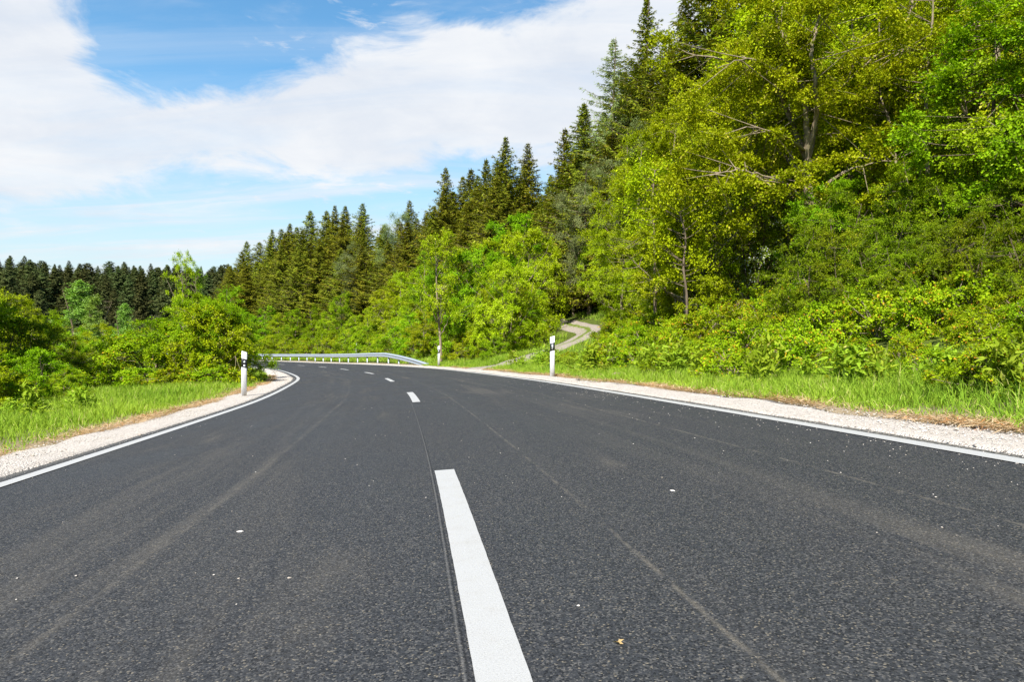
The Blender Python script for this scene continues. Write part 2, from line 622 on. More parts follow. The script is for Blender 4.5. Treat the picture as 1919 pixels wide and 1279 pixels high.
def track(u0, wdt, amt):
    d_ = t.math('DIVIDE', t.math('SUBTRACT', U, u0), wdt)
    g = t.math('EXPONENT', t.math('MULTIPLY', t.math('MULTIPLY', d_, d_), -1.0))
    return t.math('MULTIPLY', g, amt)


# dusty worn bands where tyres carried fine gravel; slightly polished in between
wt = t.math('ADD', t.math('ADD', track(1.55, 0.34, 1.0), track(0.62, 0.14, 0.4)), t.math('ADD', track(-1.45, 0.55, 0.7), track(2.35, 0.2, 0.4)))
wt = t.math('MULTIPLY', wt, t.ramp(streak, 0.42, 0.66))
thin = t.math('MULTIPLY', t.math('ADD', track(0.60, 0.010, 1.0), t.math('ADD', track(2.02, 0.012, 1.0), track(-1.2, 0.02, .5))), t.ramp(t.noise(t.mapping(uvn, (14.0, 5.0, 1)), 1.0, 4, 0.7), 0.42, 0.6))
dust = t.math('MULTIPLY', t.ramp(blot, 0.50, 0.74), t.ramp(streak, 0.38, 0.7))
dm = t.math('ADD', t.math('MULTIPLY', wt, 0.20), t.math('MULTIPLY', dust, 0.55), clamp=True)
dm = t.math('ADD', dm, t.math('MULTIPLY', thin, 0.75), clamp=True)
dm = t.math('MULTIPLY', dm, t.ramp(grain, 0.32, 0.62))
col = t.mix(dm, col, (0.175, 0.155, 0.122))
# edges of the mat hold pale dust blown off the shoulder
ed = t.math('ABSOLUTE', U)
em = t.math('MULTIPLY', t.ramp(ed, 3.0, 3.34), t.ramp(mid, 0.44, 0.58))
col = t.mix(em, col, (0.50, 0.46, 0.38))
# longitudinal joint
j = t.math('ADD', track(-0.049, 0.003, 0.8), track(-0.066, 0.002, 0.5))
col = t.mix(t.math('MULTIPLY', j, t.ramp(fine, 0.35, 0.5)), col, (0.012, 0.012, 0.013))
j2 = track(-0.058, 0.0035, 0.4)
col = t.mix(t.math('MULTIPLY', j2, t.ramp(grain, 0.3, 0.6)), col, (0.24, 0.23, 0.21))
hgt = t.math('ADD', t.math('MULTIPLY', vor.outputs['Distance'], -0.8), t.math('MULTIPLY', grain, 0.5))
rg = t.ramp(blot, 0.3, 0.7, 0.62, 0.80)
out(t, pbsdf(t, col, rg, 0.25, normal=bump(t, hgt, 0.55, 0.004)))

s_near = np.arange(-60, 120, 0.5)
s_far = np.arange(120, SS[-1] - 1, 3.0)
s_all = np.concatenate([s_near, s_far])
oo = np.array([-3.16, -3.1, -2.4, -1.6, -0.8, 0, 0.8, 1.6, 2.4, 3.1, 3.20])


def crumb(S_, O_):
    e = np.abs(O_) > 3.12
    return e * (0.018 * np.sin(S_ * 5.1) + 0.015 * np.sin(S_ * 11.7 + 1) + 0.012 * np.sin(S_ * 2.3)) * np.sign(O_)


road = link('road', strip('road', s_all, oo, ma, 0.0, oj=crumb))
tag(road, 'dark new asphalt of the two lane road bending left', kind='structure')

# markings
mp_, t = new_mat('road_paint')
uvn = t.n('ShaderNodeUVMap', uv_map='UVMap').outputs[0]
g1 = t.noise(uvn, 170, 4, 0.75)
g2 = t.noise(uvn, 7, 5, 0.7)
col = t.mix(t.ramp(g1, 0.25, 0.5), (0.30, 0.30, 0.285), (0.45, 0.45, 0.435))
col = t.mix(t.ramp(g2, 0.45, 0.8, 0, 0.5), col, (0.40, 0.38, 0.34))
g3 = t.noise(uvn, 420, 2, 0.8)
col = t.mix(t.ramp(t.math('ADD', g3, t.math('MULTIPLY', g2, 0.35)), 0.84, 0.90), col, (0.10, 0.10, 0.10))
out(t, pbsdf(t, col, 0.6, 0.4, normal=bump(t, g1, 0.6, 0.003)))


def jag(amp, f):
    def fn(S_, O_):
        c_ = O_.mean()
        sg = np.sign(O_ - c_)
        return sg * amp * (np.sin(S_ * f) + np.sin(S_ * f * 2.3 + 1.0) + np.sin(S_ * f * 5.1 + 2)) / 3
    return fn


for nm, o0, lab in (('edge_line', -2.93, 'solid white edge line on the inside of the bend'),
                    ('edge_line', 3.02, 'solid white edge line on the outside of the bend')):
    sl = np.concatenate([np.arange(-20, 40, 0.12), np.arange(40, 180, 0.5)])
    q = link(nm, strip(nm, sl, np.array([o0 - 0.06, o0, o0 + 0.06]), mp_, 0.006, oj=jag(0.0012, 9)))
    tag(q, lab, kind='structure')
# centre dashes: 2.85 m long, 9 m apart
k = 0
DASH_O = 0.025
s1 = float(np.interp(4.29, CL[:, 1], SS))
nearest_s = lambda yy: float(np.interp(yy, CL[:, 1], SS))
starts = [s1 - 3.0, nearest_s(10.7)] + [nearest_s(10.7) + 9.0 * i for i in range(1, 14)]
for i, s_ in enumerate(starts):
    L_ = 3.0 if i else 3.0
    sl = np.arange(s_, s_ + L_ + 1e-6, 0.05)
    q = link('centre_dash', strip('centre_dash', sl, np.array([DASH_O - 0.061, DASH_O, DASH_O + 0.061]), mp_, 0.006, oj=jag(0.0010, 14)))
    tag(q, 'white dash of the broken centre line', kind='structure')

# ------------------------------------------------------------------ gravel shoulders
mgr, t = new_mat('pale_crushed_limestone')
uvn = t.n('ShaderNodeUVMap', uv_map='UVMap').outputs[0]
vo = t.n('ShaderNodeTexVoronoi', feature='F1')
t.put(vo.inputs['Vector'], uvn)
vo.inputs['Scale'].default_value = 75
vs2 = t.n('ShaderNodeSeparateColor')
t.put(vs2.inputs[0], vo.outputs['Color'])
b1 = t.noise(uvn, 3.0, 6, 0.65)
b2 = t.noise(uvn, 120, 3, 0.7)
col = t.mix(vs2.outputs[0], (0.55, 0.485, 0.415), (0.76, 0.70, 0.62))
col = t.mix(t.ramp(b1, 0.5, 0.8, 0, 0.5), col, (0.47, 0.38, 0.29))
col = t.mix(t.ramp(vs2.outputs[1], 0.93, 0.98), col, (0.22, 0.19, 0.16))
h_ = t.math('ADD', t.math('MULTIPLY', vo.outputs['Distance'], -1.0), t.math('MULTIPLY', b2, 0.4))
out(t, pbsdf(t, col, 0.9, 0.2, normal=bump(t, h_, 0.9, 0.02)))


def shoulder(side, w0, w1, lab):
    o_arr = np.array([w0, w0 + 0.06, w0 + 0.16, w0 + 0.35, w0 + 0.55, w0 + 0.75, w1 - 0.1, w1 + 0.15, w1 + 0.34]) * side
    if side < 0:
        o_arr = o_arr[::-1]

    def zf(S_, O_, P):
        a = np.abs(O_)
        base = -0.045 * (a < w0 + 0.01) + 0.006 * sstep(a, w0, w0 + 0.1)
        bumpy = 0.012 * wob(P[:, 0], P[:, 1], 5.0) + 0.02 * wob(P[:, 0], P[:, 1], 1.3, 2)
        return base + bumpy * sstep(a, w0 + .05, w0 + 0.35) - 0.16 * sstep(a, w1 - 0.1, w1 + 0.34)

    def oj(S_, O_):
        a = np.abs(O_)
        return side * sstep(a, w0 + 0.4, w1) * (0.10 * np.sin(S_ * 0.9) + 0.07 * np.sin(S_ * 2.3 + 1) + 0.05 * np.sin(S_ * 5.7))
    sl = np.concatenate([np.arange(-30, 60, 0.2), np.arange(60, 170, 0.6)])
    q = link('gravel_shoulder', strip('gravel_shoulder', sl, o_arr, mgr, 0.002, zfun=zf, oj=oj))
    tag(q, lab, kind='structure')


shoulder(-1, 3.10, 4.02, 'pale gravel shoulder on the inside of the bend')
shoulder(1, 3.17, 3.95, 'pale gravel shoulder on the outside of the bend')

# ------------------------------------------------------------------ forest track
tk = np.array([(-4.9, 26.0), (-3.0, 26.8), (-1.3, 27.5), (0.3, 28.2), (1.6, 29.5), (2.7, 31.1), (3.55, 33.0), (3.85, 35.3), (3.45, 38.6), (3.0, 42.5),
               (2.85, 48.0), (3.2, 54.5), (3.0, 64.0), (1.0, 74.0)], float)
tkc = catmull(np.vstack([2 * tk[0] - tk[1], tk, 2 * tk[-1] - tk[-2]]), 12)
tt = unit(np.gradient(tkc, axis=0))
tn = np.stack([tt[:, 1], -tt[:, 0]], 1)
tl_ = np.concatenate([[0], np.cumsum(np.linalg.norm(np.diff(tkc, axis=0), axis=1))])
TRACK = tkc


def track_dist(x, y):
    P = np.stack([np.ravel(x), np.ravel(y)], 1)
    return np.sqrt(((P[:, None, :] - TRACK[None, :, :]) ** 2).sum(-1)).min(1).reshape(np.shape(x))


to = np.array([-1.30, -1.15, -0.75, -0.3, 0, 0.3, 0.75, 1.15, 1.30])
wid = 0.46 + 1.1 * np.exp(-tl_ / 4.0)
TP = tkc[:, None, :] + tn[:, None, :] * (to[None, :, None] * wid[:, None, None] + 0.05 * np.sin(tl_ * 1.1)[:, None, None])
tz = gz(TP[..., 0], TP[..., 1]) + np.array([-0.10, 0.05, 0.045, 0.06, 0.075, 0.06, 0.045, 0.05, -0.10])[None, :]
TPV = np.concatenate([TP, tz[..., None]], -1).reshape(-1, 3)
n_, m_ = len(tkc), len(to)
i_ = (np.arange(n_ - 1)[:, None] * m_ + np.arange(m_ - 1)[None, :]).ravel()
tq = np.stack([i_, i_ + 1, i_ + m_ + 1, i_ + m_], 1)
tuv = np.stack([np.broadcast_to(to, (n_, m_)).ravel(), np.repeat(tl_, m_)], 1)
mt, t = new_mat('track_gravel')
uvn = t.n('ShaderNodeUVMap', uv_map='UVMap').outputs[0]
s3 = t.n('ShaderNodeSeparateXYZ')
t.put(s3.inputs[0], uvn)
b1 = t.noise(uvn, 2.2, 6, 0.7)
b2 = t.noise(uvn, 60, 4, 0.7)
col = t.mix(t.ramp(b2, 0.3, 0.7), (0.22, 0.185, 0.15), (0.44, 0.385, 0.33))
# grass grown middle between the two wheel ruts
gm = t.math('SUBTRACT', 1.0, t.ramp(t.math('ADD', t.math('ABSOLUTE', s3.outputs[0]), t.math('MULTIPLY', t.math('SUBTRACT', b1, 0.5), 0.9)), 0.10, 0.38))
gm = t.math('MULTIPLY', gm, t.ramp(s3.outputs[1], 6.0, 11.0))
col = t.mix(gm, col, (0.13, 0.17, 0.03))
out(t, pbsdf(t, col, 0.95, 0.1, normal=bump(t, b2, 0.6, 0.02)))
trk = link('forest_track', mesh_np('forest_track', TPV, [tq], mt, smooth=True, uv=tuv))
tag(trk, 'pale gravel forest track climbing away between the bushes', kind='structure')

# ------------------------------------------------------------------ grass and other ground cover
def blades(name, P, hgt, wid_, mat, lean=0.5, seg3=True, varb=None):
    n = len(P)
    a = rng.uniform(0, 2 * PI, n)
    d = np.stack([np.cos(a), np.sin(a), np.zeros(n)], 1)
    b = rng.uniform(0, 2 * PI, n)
    sdv = np.stack([np.cos(b), np.sin(b), np.zeros(n)], 1)
    ln = (rng.uniform(0.1, 1.0, n) ** 1.2 * lean)[:, None] * hgt[:, None]
    up = np.array([0, 0, 1.0])[None, :]
    h = hgt[:, None]
    wv = wid_[:, None]
    v0 = P - sdv * wv * 0.5
    v1 = P + sdv * wv * 0.5
    m1 = P + up * h * 0.55 + d * ln * 0.35
    v2 = m1 + sdv * wv * 0.42
    v3 = m1 - sdv * wv * 0.42
    v4 = P + up * h * (1 - 0.25 * (ln / (h + 1e-6)) ** 2) + d * ln
    Vv_ = np.stack([v0, v1, v2, v3, v4], 1).reshape(-1, 3)
    i = np.arange(n)[:, None] * 5
    q = i + np.array([[0, 1, 2, 3]])
    tr_ = i + np.array([[3, 2, 4]])
    va = (rng.uniform(0, 1, n) * 0.5 + (varb if varb is not None else rng.uniform(0, 1, n)) * 0.5)
    return mesh_np(name, Vv_, [q, tr_], mat, vattr={'var': np.repeat(va, 5), 'odd': np.repeat(rng.uniform(0, 1, n), 5)})


def scatter_strip(n, s0, s1_, o0, o1, power=1.0):
    """more samples near s0"""
    s = s0 + (s1_ - s0) * rng.uniform(0, 1, n) ** power
    o = rng.uniform(o0, o1, n)
    x, y, nn = at_s(s)
    return x + nn[:, 0] * o, y + nn[:, 1] * o, s, o


def make_grass():
    parts = []
    # left verge
    x, y, s, o = scatter_strip(190000, 1.0, 42, -13.5, -3.95, 1.5)
    ro = np.abs(o) - 4.05 + 0.10 * np.sin(s * 1.3) + 0.08 * np.sin(s * 3.7)
    keep = (ro > 0) & ((ro > 0.12) | (rng.uniform(0, 1, len(o)) < 0.5)) & (y > 1)
    keep &= wob(x, y, 2.6, 5.0) + rng.uniform(-0.6, 1.3, len(o)) > -0.2
    parts.append((x[keep], y[keep], 0.09 + 0.13 * sstep(ro[keep], 0, 1.2) + 0.07 * wob(x[keep], y[keep], 1.7, 1) + 0.05 * wob(x[keep], y[keep], 5.3, 3)))
    # right verge
    x, y, s, o = scatter_strip(170000, -2.0, 36, 3.9, 6.8, 1.4)
    ro = o - 3.96 + 0.10 * np.sin(s * 1.1) + 0.08 * np.sin(s * 3.1 + 1)
    keep = (ro > 0) & ((ro > 0.12) | (rng.uniform(0, 1, len(o)) < 0.5)) & (track_dist(x, y) > 1.25)
    keep &= wob(x, y, 2.6, 6.0) + rng.uniform(-0.6, 1.3, len(o)) > -0.25
    parts.append((x[keep], y[keep], 0.09 + 0.15 * sstep(ro[keep], 0, 1.0) + 0.06 * wob(x[keep], y[keep], 1.9, 2) + 0.05 * wob(x[keep], y[keep], 5.9, 4)))
    # bank around the track and verge behind the guardrail
    n = 60000
    x = rng.uniform(-7, 12, n)
    y = rng.uniform(24, 58, n)
    td = track_dist(x, y)
    keep = (td > 1.05) & (td < 7.5)
    x, y = x[keep], y[keep]
    o, _, _ = nearest(x, y)
    k2 = o > 4.3
    parts.append((x[k2], y[k2], 0.22 + 0.10 * wob(x[k2], y[k2], 1.1, 3)))
    # the green strip between the wheel ruts
    n = 5000
    k_ = rng.integers(30, len(tkc), n)
    oo_ = rng.normal(0, 0.16, n)
    x = tkc[k_, 0] + tn[k_, 0] * oo_ + rng.normal(0, .1, n)
    y = tkc[k_, 1] + tn[k_, 1] * oo_ + rng.normal(0, .1, n)
    parts.append((x, y, 0.10 + 0 * x))
    x, y, s, o = scatter_strip(38000, 34, 125, 4.9, 8.8, 1.1)
    parts.append((x, y, 0.22 + 0.06 * wob(x, y, 1.1, 4)))
    x, y, s, o = scatter_strip(14000, 40, 90, -6.5, -4.1, 1.0)
    parts.append((x, y, 0.22 + 0 * x))
    x = np.concatenate([p[0] for p in parts])
    y = np.concatenate([p[1] for p in parts])
    h = np.concatenate([p[2] for p in parts])
    z = gz(x, y) - 0.01
    n = len(x)
    d = np.hypot(x, y)
    h = np.maximum(h, 0.05) * rng.uniform(0.4, 1.3, n)
    wd = np.maximum(0.0075, 0.00045 * d) * rng.uniform(0.7, 1.5, n)
    vb = 0.5 + 0.5 * wob(x, y, 1.4, 7.0)
    me = blades('grass', np.stack([x, y, z], 1), h, wd, M['grass'], 1.35, varb=vb)
    g = link('grass', me)
    tag(g, 'fresh green verge grass beside the gravel shoulders', 'grass', kind='stuff')


make_grass()


def make_dry():
    parts = []
    for (sa, sb, o0, side, n) in ((0, 34, 3.80, -1, 34000), (-2, 30, 3.82, 1, 42000)):
        s = sa + (sb - sa) * rng.uniform(0, 1, n) ** 1.2
        o = side * (o0 + np.abs(rng.normal(0, 0.22, n)) + 0.07 * np.sin(s * 1.3) + 0.05)
        m = (np.sin(s * 0.83 + side) + np.sin(s * 2.1 + 2 * side) * 0.8 + rng.normal(0, 0.8, n)) > -0.5
        x, y, nn = at_s(s)
        parts.append((x[m] + nn[m, 0] * o[m], y[m] + nn[m, 1] * o[m], np.abs(o[m])))
    x = np.concatenate([p[0] for p in parts])
    y = np.concatenate([p[1] for p in parts])
    keep = track_dist(x, y) > 1.4
    x, y = x[keep], y[keep]
    oo_, cy_, ss_ = nearest(x, y)
    z = np.maximum(gz(x, y), zc(cy_) + bank(cy_) * oo_ - 0.16 * sstep(np.abs(oo_), 3.87, 4.2) + 0.006) + rng.uniform(0, 0.03, len(x))
    n = len(x)
    a = rng.uniform(0, 2 * PI, n)
    ax = np.stack([np.cos(a), np.sin(a), rng.normal(0, 0.25, n)], 1)
    Vv_, T_ = leaves_np(np.stack([x, y, z], 1), ax, np.tile([0, 0, 1.0], (n, 1)) + rng.normal(0, .3, (n, 3)), rng.uniform(0.05, 0.17, n), rng.uniform(0.004, 0.010, n))
    me = mesh_np('dry_grass', Vv_, [T_], M['dry'], vattr={'var': np.repeat(rng.uniform(0, 1, n), 4), 'odd': np.repeat(rng.uniform(0, 1, n), 4)})
    tag(link('dry_grass', me), 'dead straw coloured mown grass along the edges of the gravel', 'dry grass', kind='stuff')


make_dry()

# loose stones on the shoulders and the lane edges
def make_stones():
    base = []
    for q in range(5):
        # irregular octahedral chips
        v = np.array([(1, 0, 0), (-1, 0, 0), (0, 1, 0), (0, -1, 0), (0, 0, .7), (0, 0, -.7), (.6, .6, .3), (-.6, .5, .3)], float)
        base.append(v * (1 + rng.uniform(-.3, .3, v.shape)))
    F_ = np.array([(4, 0, 6), (4, 6, 2), (4, 2, 7), (4, 7, 1), (4, 1, 3), (4, 3, 0), (5, 2, 6), (5, 6, 0), (5, 7, 2), (5, 1, 7), (5, 3, 1), (5, 0, 3)])
    pos, siz = [], []
    for side, w0, w1, n in ((-1, 3.10, 4.0, 9000), (1, 3.17, 3.95, 9000)):
        s = -2 + 32 * rng.uniform(0, 1, n) ** 1.3
        o = side * rng.uniform(w0 + .02, w1, n)
        pos.append(on_road(s, o, 0.004))
        siz.append(rng.uniform(0.004, 0.011, n) * (1 + (rng.uniform(0, 1, n) > 0.985) * 1.6))
    # strewn on the asphalt, thick near the outer edge line
    n = 1500
    s = -1.0 + 30 * rng.uniform(0, 1, n) ** 1.2
    o = 3.17 - np.abs(rng.exponential(0.30, n))
    pos.append(on_road(s, o, 0.004))
    siz.append(rng.uniform(0.002, 0.0065, n))
    n = 500
    s = -1.0 + 40 * rng.uniform(0, 1, n)
    o = rng.uniform(-2.9, 3.0, n)
    pos.append(on_road(s, o, 0.003))
    siz.append(rng.uniform(0.0015, 0.006, n))
    n = 700
    s = -1.0 + 30 * rng.uniform(0, 1, n)
    o = -3.10 + np.abs(rng.exponential(0.10, n))
    pos.append(on_road(s, o, 0.004))
    siz.append(rng.uniform(0.002, 0.006, n))
    P = np.concatenate(pos)
    Z_ = np.concatenate(siz)
    N = len(P)
    bi = rng.integers(0, 5, N)
    B = np.stack(base)[bi]
    a = rng.uniform(0, 2 * PI, N)
    ca, sa = np.cos(a)[:, None], np.sin(a)[:, None]
    x = B[..., 0] * ca - B[..., 1] * sa
    y = B[..., 0] * sa + B[..., 1] * ca
    W_ = np.stack([x, y, B[..., 2] * 0.7], -1) * Z_[:, None, None] + P[:, None, :]
    T_ = (np.arange(N)[:, None, None] * 8 + F_[None]).reshape(-1, 3)
    mst, t = new_mat('limestone_chips')
    at = t.n('ShaderNodeAttribute', attribute_name='var')
    col = t.mix(at.outputs['Fac'], (0.42, 0.36, 0.29), (0.78, 0.73, 0.66))
    out(t, pbsdf(t, col, 0.85, 0.2))
    me = mesh_np('loose_gravel', W_.reshape(-1, 3), [T_], mst, vattr={'var': np.repeat(rng.uniform(0, 1, N), 8)})
    tag(link('loose_gravel', me), 'loose pale limestone chips on the shoulders and strewn over the asphalt', 'gravel', kind='stuff')
    return mst


M['chip'] = make_stones()


def unp(px, py, zrel):
    d = -zrel * F / (py - 640)
    return (px - 960) / F * d, d


def solid_stone(name, x, y, z, sx, sy, sz, lab, mat, cat):
    import bmesh
    bm = bmesh.new()
    bmesh.ops.create_icosphere(bm, subdivisions=2, radius=1.0)
    r_ = random.Random(int(abs(x * 1000)) + 3)
    ph = [r_.uniform(0, 6) for _ in range(4)]
    for v in bm.verts:
        k_ = 1 + 0.18 * math.sin(v.co.x * 3 + ph[0]) + 0.15 * math.sin(v.co.y * 4 + ph[1]) + 0.1 * math.sin(v.co.z * 5 + v.co.x * 4 + ph[2])
        v.co = Vector((v.co.x * sx * k_, v.co.y * sy * k_, max(v.co.z, -0.35) * sz * k_))
    me = bpy.data.meshes.new(name)
    bm.to_mesh(me)
    bm.free()
    me.materials.append(mat)
    at = me.attributes.new('var', 'FLOAT', 'POINT')
    at.data.foreach_set('value', np.full(len(me.vertices), 0.9 if 'white stone' in lab else 0.1, np.float32))
    o = link(name, me, loc=(x, y, z))
    o.rotation_euler = (0, 0, r_.uniform(0, 3))
    tag(o, lab, cat)


for (px, py, sx, sy, sz, lab) in ((450, 998, .017, .010, .006, 'flat white stone chip lying in the left lane'),
                                  (1260, 921, .014, .009, .005, 'flat white stone chip lying in the right lane'),
                                  (448, 1086, .006, .004, .003, 'tiny white pebble in the left lane nearer the camera'),
                                  (543, 1085, .007, .005, .004, 'small beige pebble lying in the left lane')):
    x, y = unp(px, py, -0.78)
    for _ in range(4):
        o_, cy_, s_ = nearest(np.array([x]), np.array([y]))
        z = float(zc(cy_)[0] + bank(cy_)[0] * o_[0])
        x, y = unp(px, py, z - EYE)
    solid_stone('pebble', x, y, z + 0.001, sx, sy, sz * .6, lab, M['chip'], 'stone')

mrock, t = new_mat('tan_rock')
tcn = t.n('ShaderNodeTexCoord')
q1 = t.noise(tcn.outputs['Object'], 14, 5, 0.7)
out(t, pbsdf(t, t.mix(t.ramp(q1, .35, .65), (0.26, 0.17, 0.11), (0.50, 0.38, 0.27)), 0.9, 0.2, normal=bump(t, q1, .8, .02)))
p_ = on_road(np.array([12.9]), np.array([4.65]))[0]
solid_stone('rock', p_[0], p_[1], gz1(p_[0], p_[1]) + 0.05, .16, .11, .09, 'flat tan rock in the grass right of the nearest roadside post', mrock, 'rock')

lx, ly = unp(1160, 1225, -0.76)
lo_, lc_, ls_ = nearest(np.array([lx]), np.array([ly]))
lz = float(zc(lc_)[0] + bank(lc_)[0] * lo_[0]) + 0.004
lv = []
for k_ in range(14):
    a_ = k_ / 14 * 2 * PI
    rr_ = 0.012 * (1.0 if k_ % 2 else 0.45) * (1.3 if k_ in (1, 7) else 1)
    lv.append((math.cos(a_) * rr_, math.sin(a_) * rr_, 0.004 + 0.004 * math.sin(a_ * 2)))
lv.append((0, 0, 0.001))
leafme = mesh_np('dry_leaf', np.array(lv), [np.array([(k_, (k_ + 1) % 14, 14) for k_ in range(14)])], M['dry'], vattr={'var': np.full(15, .0), 'odd': np.full(15, .2)})
lo2 = link('dry_leaf', leafme, loc=(lx, ly, lz))
tag(lo2, 'small curled reddish brown dry leaf on the asphalt of the right lane', 'leaf')

# ------------------------------------------------------------------ delineator posts
mw, t = new_mat('white_post_plastic')
tcn = t.n('ShaderNodeTexCoord')
q1 = t.noise(t.mapping(tcn.outputs['Object'], (9, 9, 2)), 3, 5, 0.6)
sz_ = t.n('ShaderNodeSeparateXYZ')
t.put(sz_.inputs[0], tcn.outputs['Object'])
dirt = t.math('MULTIPLY', t.ramp(sz_.outputs[2], 0.28, 0.0), t.ramp(q1, 0.35, 0.7))
out(t, pbsdf(t, t.mix(dirt, (0.80, 0.80, 0.79), (0.45, 0.40, 0.32)), 0.38, 0.5))
mbk, t = new_mat('black_post_band')
out(t, pbsdf(t, (0.018, 0.018, 0.022), 0.45, 0.5))
mrf, t = new_mat('post_reflector')
out(t, pbsdf(t, (0.72, 0.75, 0.78), 0.15, 0.9, 0.35))


def post_section(n=7):
    """rounded narrow section, 12 cm wide, flat-ish face towards traffic (-y)"""
    pts = []
    wd, dp = 0.06, 0.05
    for i in range(16):
        a = 2 * PI * i / 16
        c, s_ = math.cos(a), math.sin(a)
        x = wd * np.sign(c) * abs(c) ** 0.6
        y = dp * np.sign(s_) * abs(s_) ** 0.8 * (0.55 if s_ < 0 else 1.0)
        pts.append((x, y))
    return np.array(pts)


def prism(sec, zlo, zhi, name, mat, grow=1.0):
    """zlo/zhi: functions of x, giving slanted ends"""
    n = len(sec)
    s2 = sec * grow
    lo = np.array([(x, y, zlo(x)) for x, y in s2])
    hi = np.array([(x, y, zhi(x)) for x, y in s2])
    hi2 = np.array([(x * .86, y * .80, zhi(x * .86) + 0.006) for x, y in s2])
    V_ = np.concatenate([lo, hi, hi2])
    j_ = np.arange(n)
    k_ = (j_ + 1) % n
    q = np.concatenate([np.stack([j_, k_, k_ + n, j_ + n], 1), np.stack([j_ + n, k_ + n, k_ + 2 * n, j_ + 2 * n], 1)])
    return mesh_np(name, V_, [q, (np.arange(n) + 2 * n)[None, :], np.arange(n)[::-1][None, :]], mat)


def make_post(slope, kind):
    sec = post_section()
    H = 1.02
    me_b = prism(sec, lambda x: -0.15, lambda x: H + slope * x, 'post_body', mw)
    me_k = prism(sec, lambda x: 0.66 + slope * x, lambda x: 0.86 + slope * x, 'black_band', mbk, 1.035)
    rf = []
    yf = -0.031
    if kind == 'rect':
        x0, x1, z0, z1 = -0.017, 0.020, 0.695, 0.825
        v = np.array([(x0, yf, z0), (x1, yf, z0), (x1, yf, z1), (x0, yf, z1), (x0, yf + .01, z0), (x1, yf + .01, z0), (x1, yf + .01, z1), (x0, yf + .01, z1)])
        f = np.array([(0, 1, 2, 3), (1, 5, 6, 2), (4, 0, 3, 7), (3, 2, 6, 7), (0, 4, 5, 1)])
        rf.append(mesh_np('reflector', v, [f], mrf))
    else:
        for zc_ in (0.79, 0.70):
            n = 18
            a = np.arange(n) * 2 * PI / n
            f1 = np.stack([0.025 * np.cos(a) + .004, np.full(n, yf), zc_ + 0.027 * np.sin(a)], 1)
            f2 = f1 + np.array([0, .012, 0])
            j_ = np.arange(n)
            k_ = (j_ + 1) % n
            rf.append(mesh_np('reflector', np.concatenate([f1, f2]), [np.stack([j_, j_ + n, k_ + n, k_], 1), j_[None, :]], mrf))
    return me_b, me_k, rf


pr = make_post(0.30, 'rect')     # stands on the right: slopes down towards the road (to the left)
pl = make_post(-0.30, 'dots')


def place_post(px, d, protos, lab, tilt=0.0, dz=0.0):
    x = (px - 960) / F * d
    o_, cy_, s_ = nearest(np.array([x]), np.array([d]))
    z = max(gz1(x, d), float(zc(cy_)[0] + bank(cy_)[0] * o_[0]) - (0.0 if abs(o_[0]) < 4.1 else 9)) + dz
    e = empty('delineator_post', (x, d, z), rz=math.atan2(-x, d) * -1 * 0 + math.radians(-px / 1919 * 0))
    e.rotation_euler = (0, tilt, math.atan2(x, -d) + PI if False else -math.atan2(x, d))
    tag(e, lab, 'roadside post', 'white roadside delineator posts')
    b, k_, rf = protos
    link('post_body', b, e)
    kk = link('black_band', k_, e)
    for r_ in rf:
        link('reflector', r_, kk)
    return e


place_post(457.5, 15.6, pl, 'large white post with two round reflectors beside the inside shoulder', 0.012)
place_post(1035.5, 17.3, pr, 'white post with rectangular reflector standing right of the forest track', 0.004)
place_post(823, 34.9, pr, 'white post at the low end of the guardrail by the slender tree trunk')
place_post(501, 57.5, pl, 'small distant white post on the inside of the bend in front of the guardrail')
place_post(668, 66.0, pr, 'small distant white post rising just behind the guardrail', dz=0.25)

# ------------------------------------------------------------------ guardrail
mgal, t = new_mat('galvanised_steel')
tcn = t.n('ShaderNodeTexCoord')
q1 = t.noise(t.mapping(tcn.outputs['Object'], (1, 1, 1)), 5, 5, 0.7)
col = t.mix(q1, (0.44, 0.50, 0.56), (0.60, 0.66, 0.71))
out(t, pbsdf(t, col, 0.42, 0.5, 0.45))


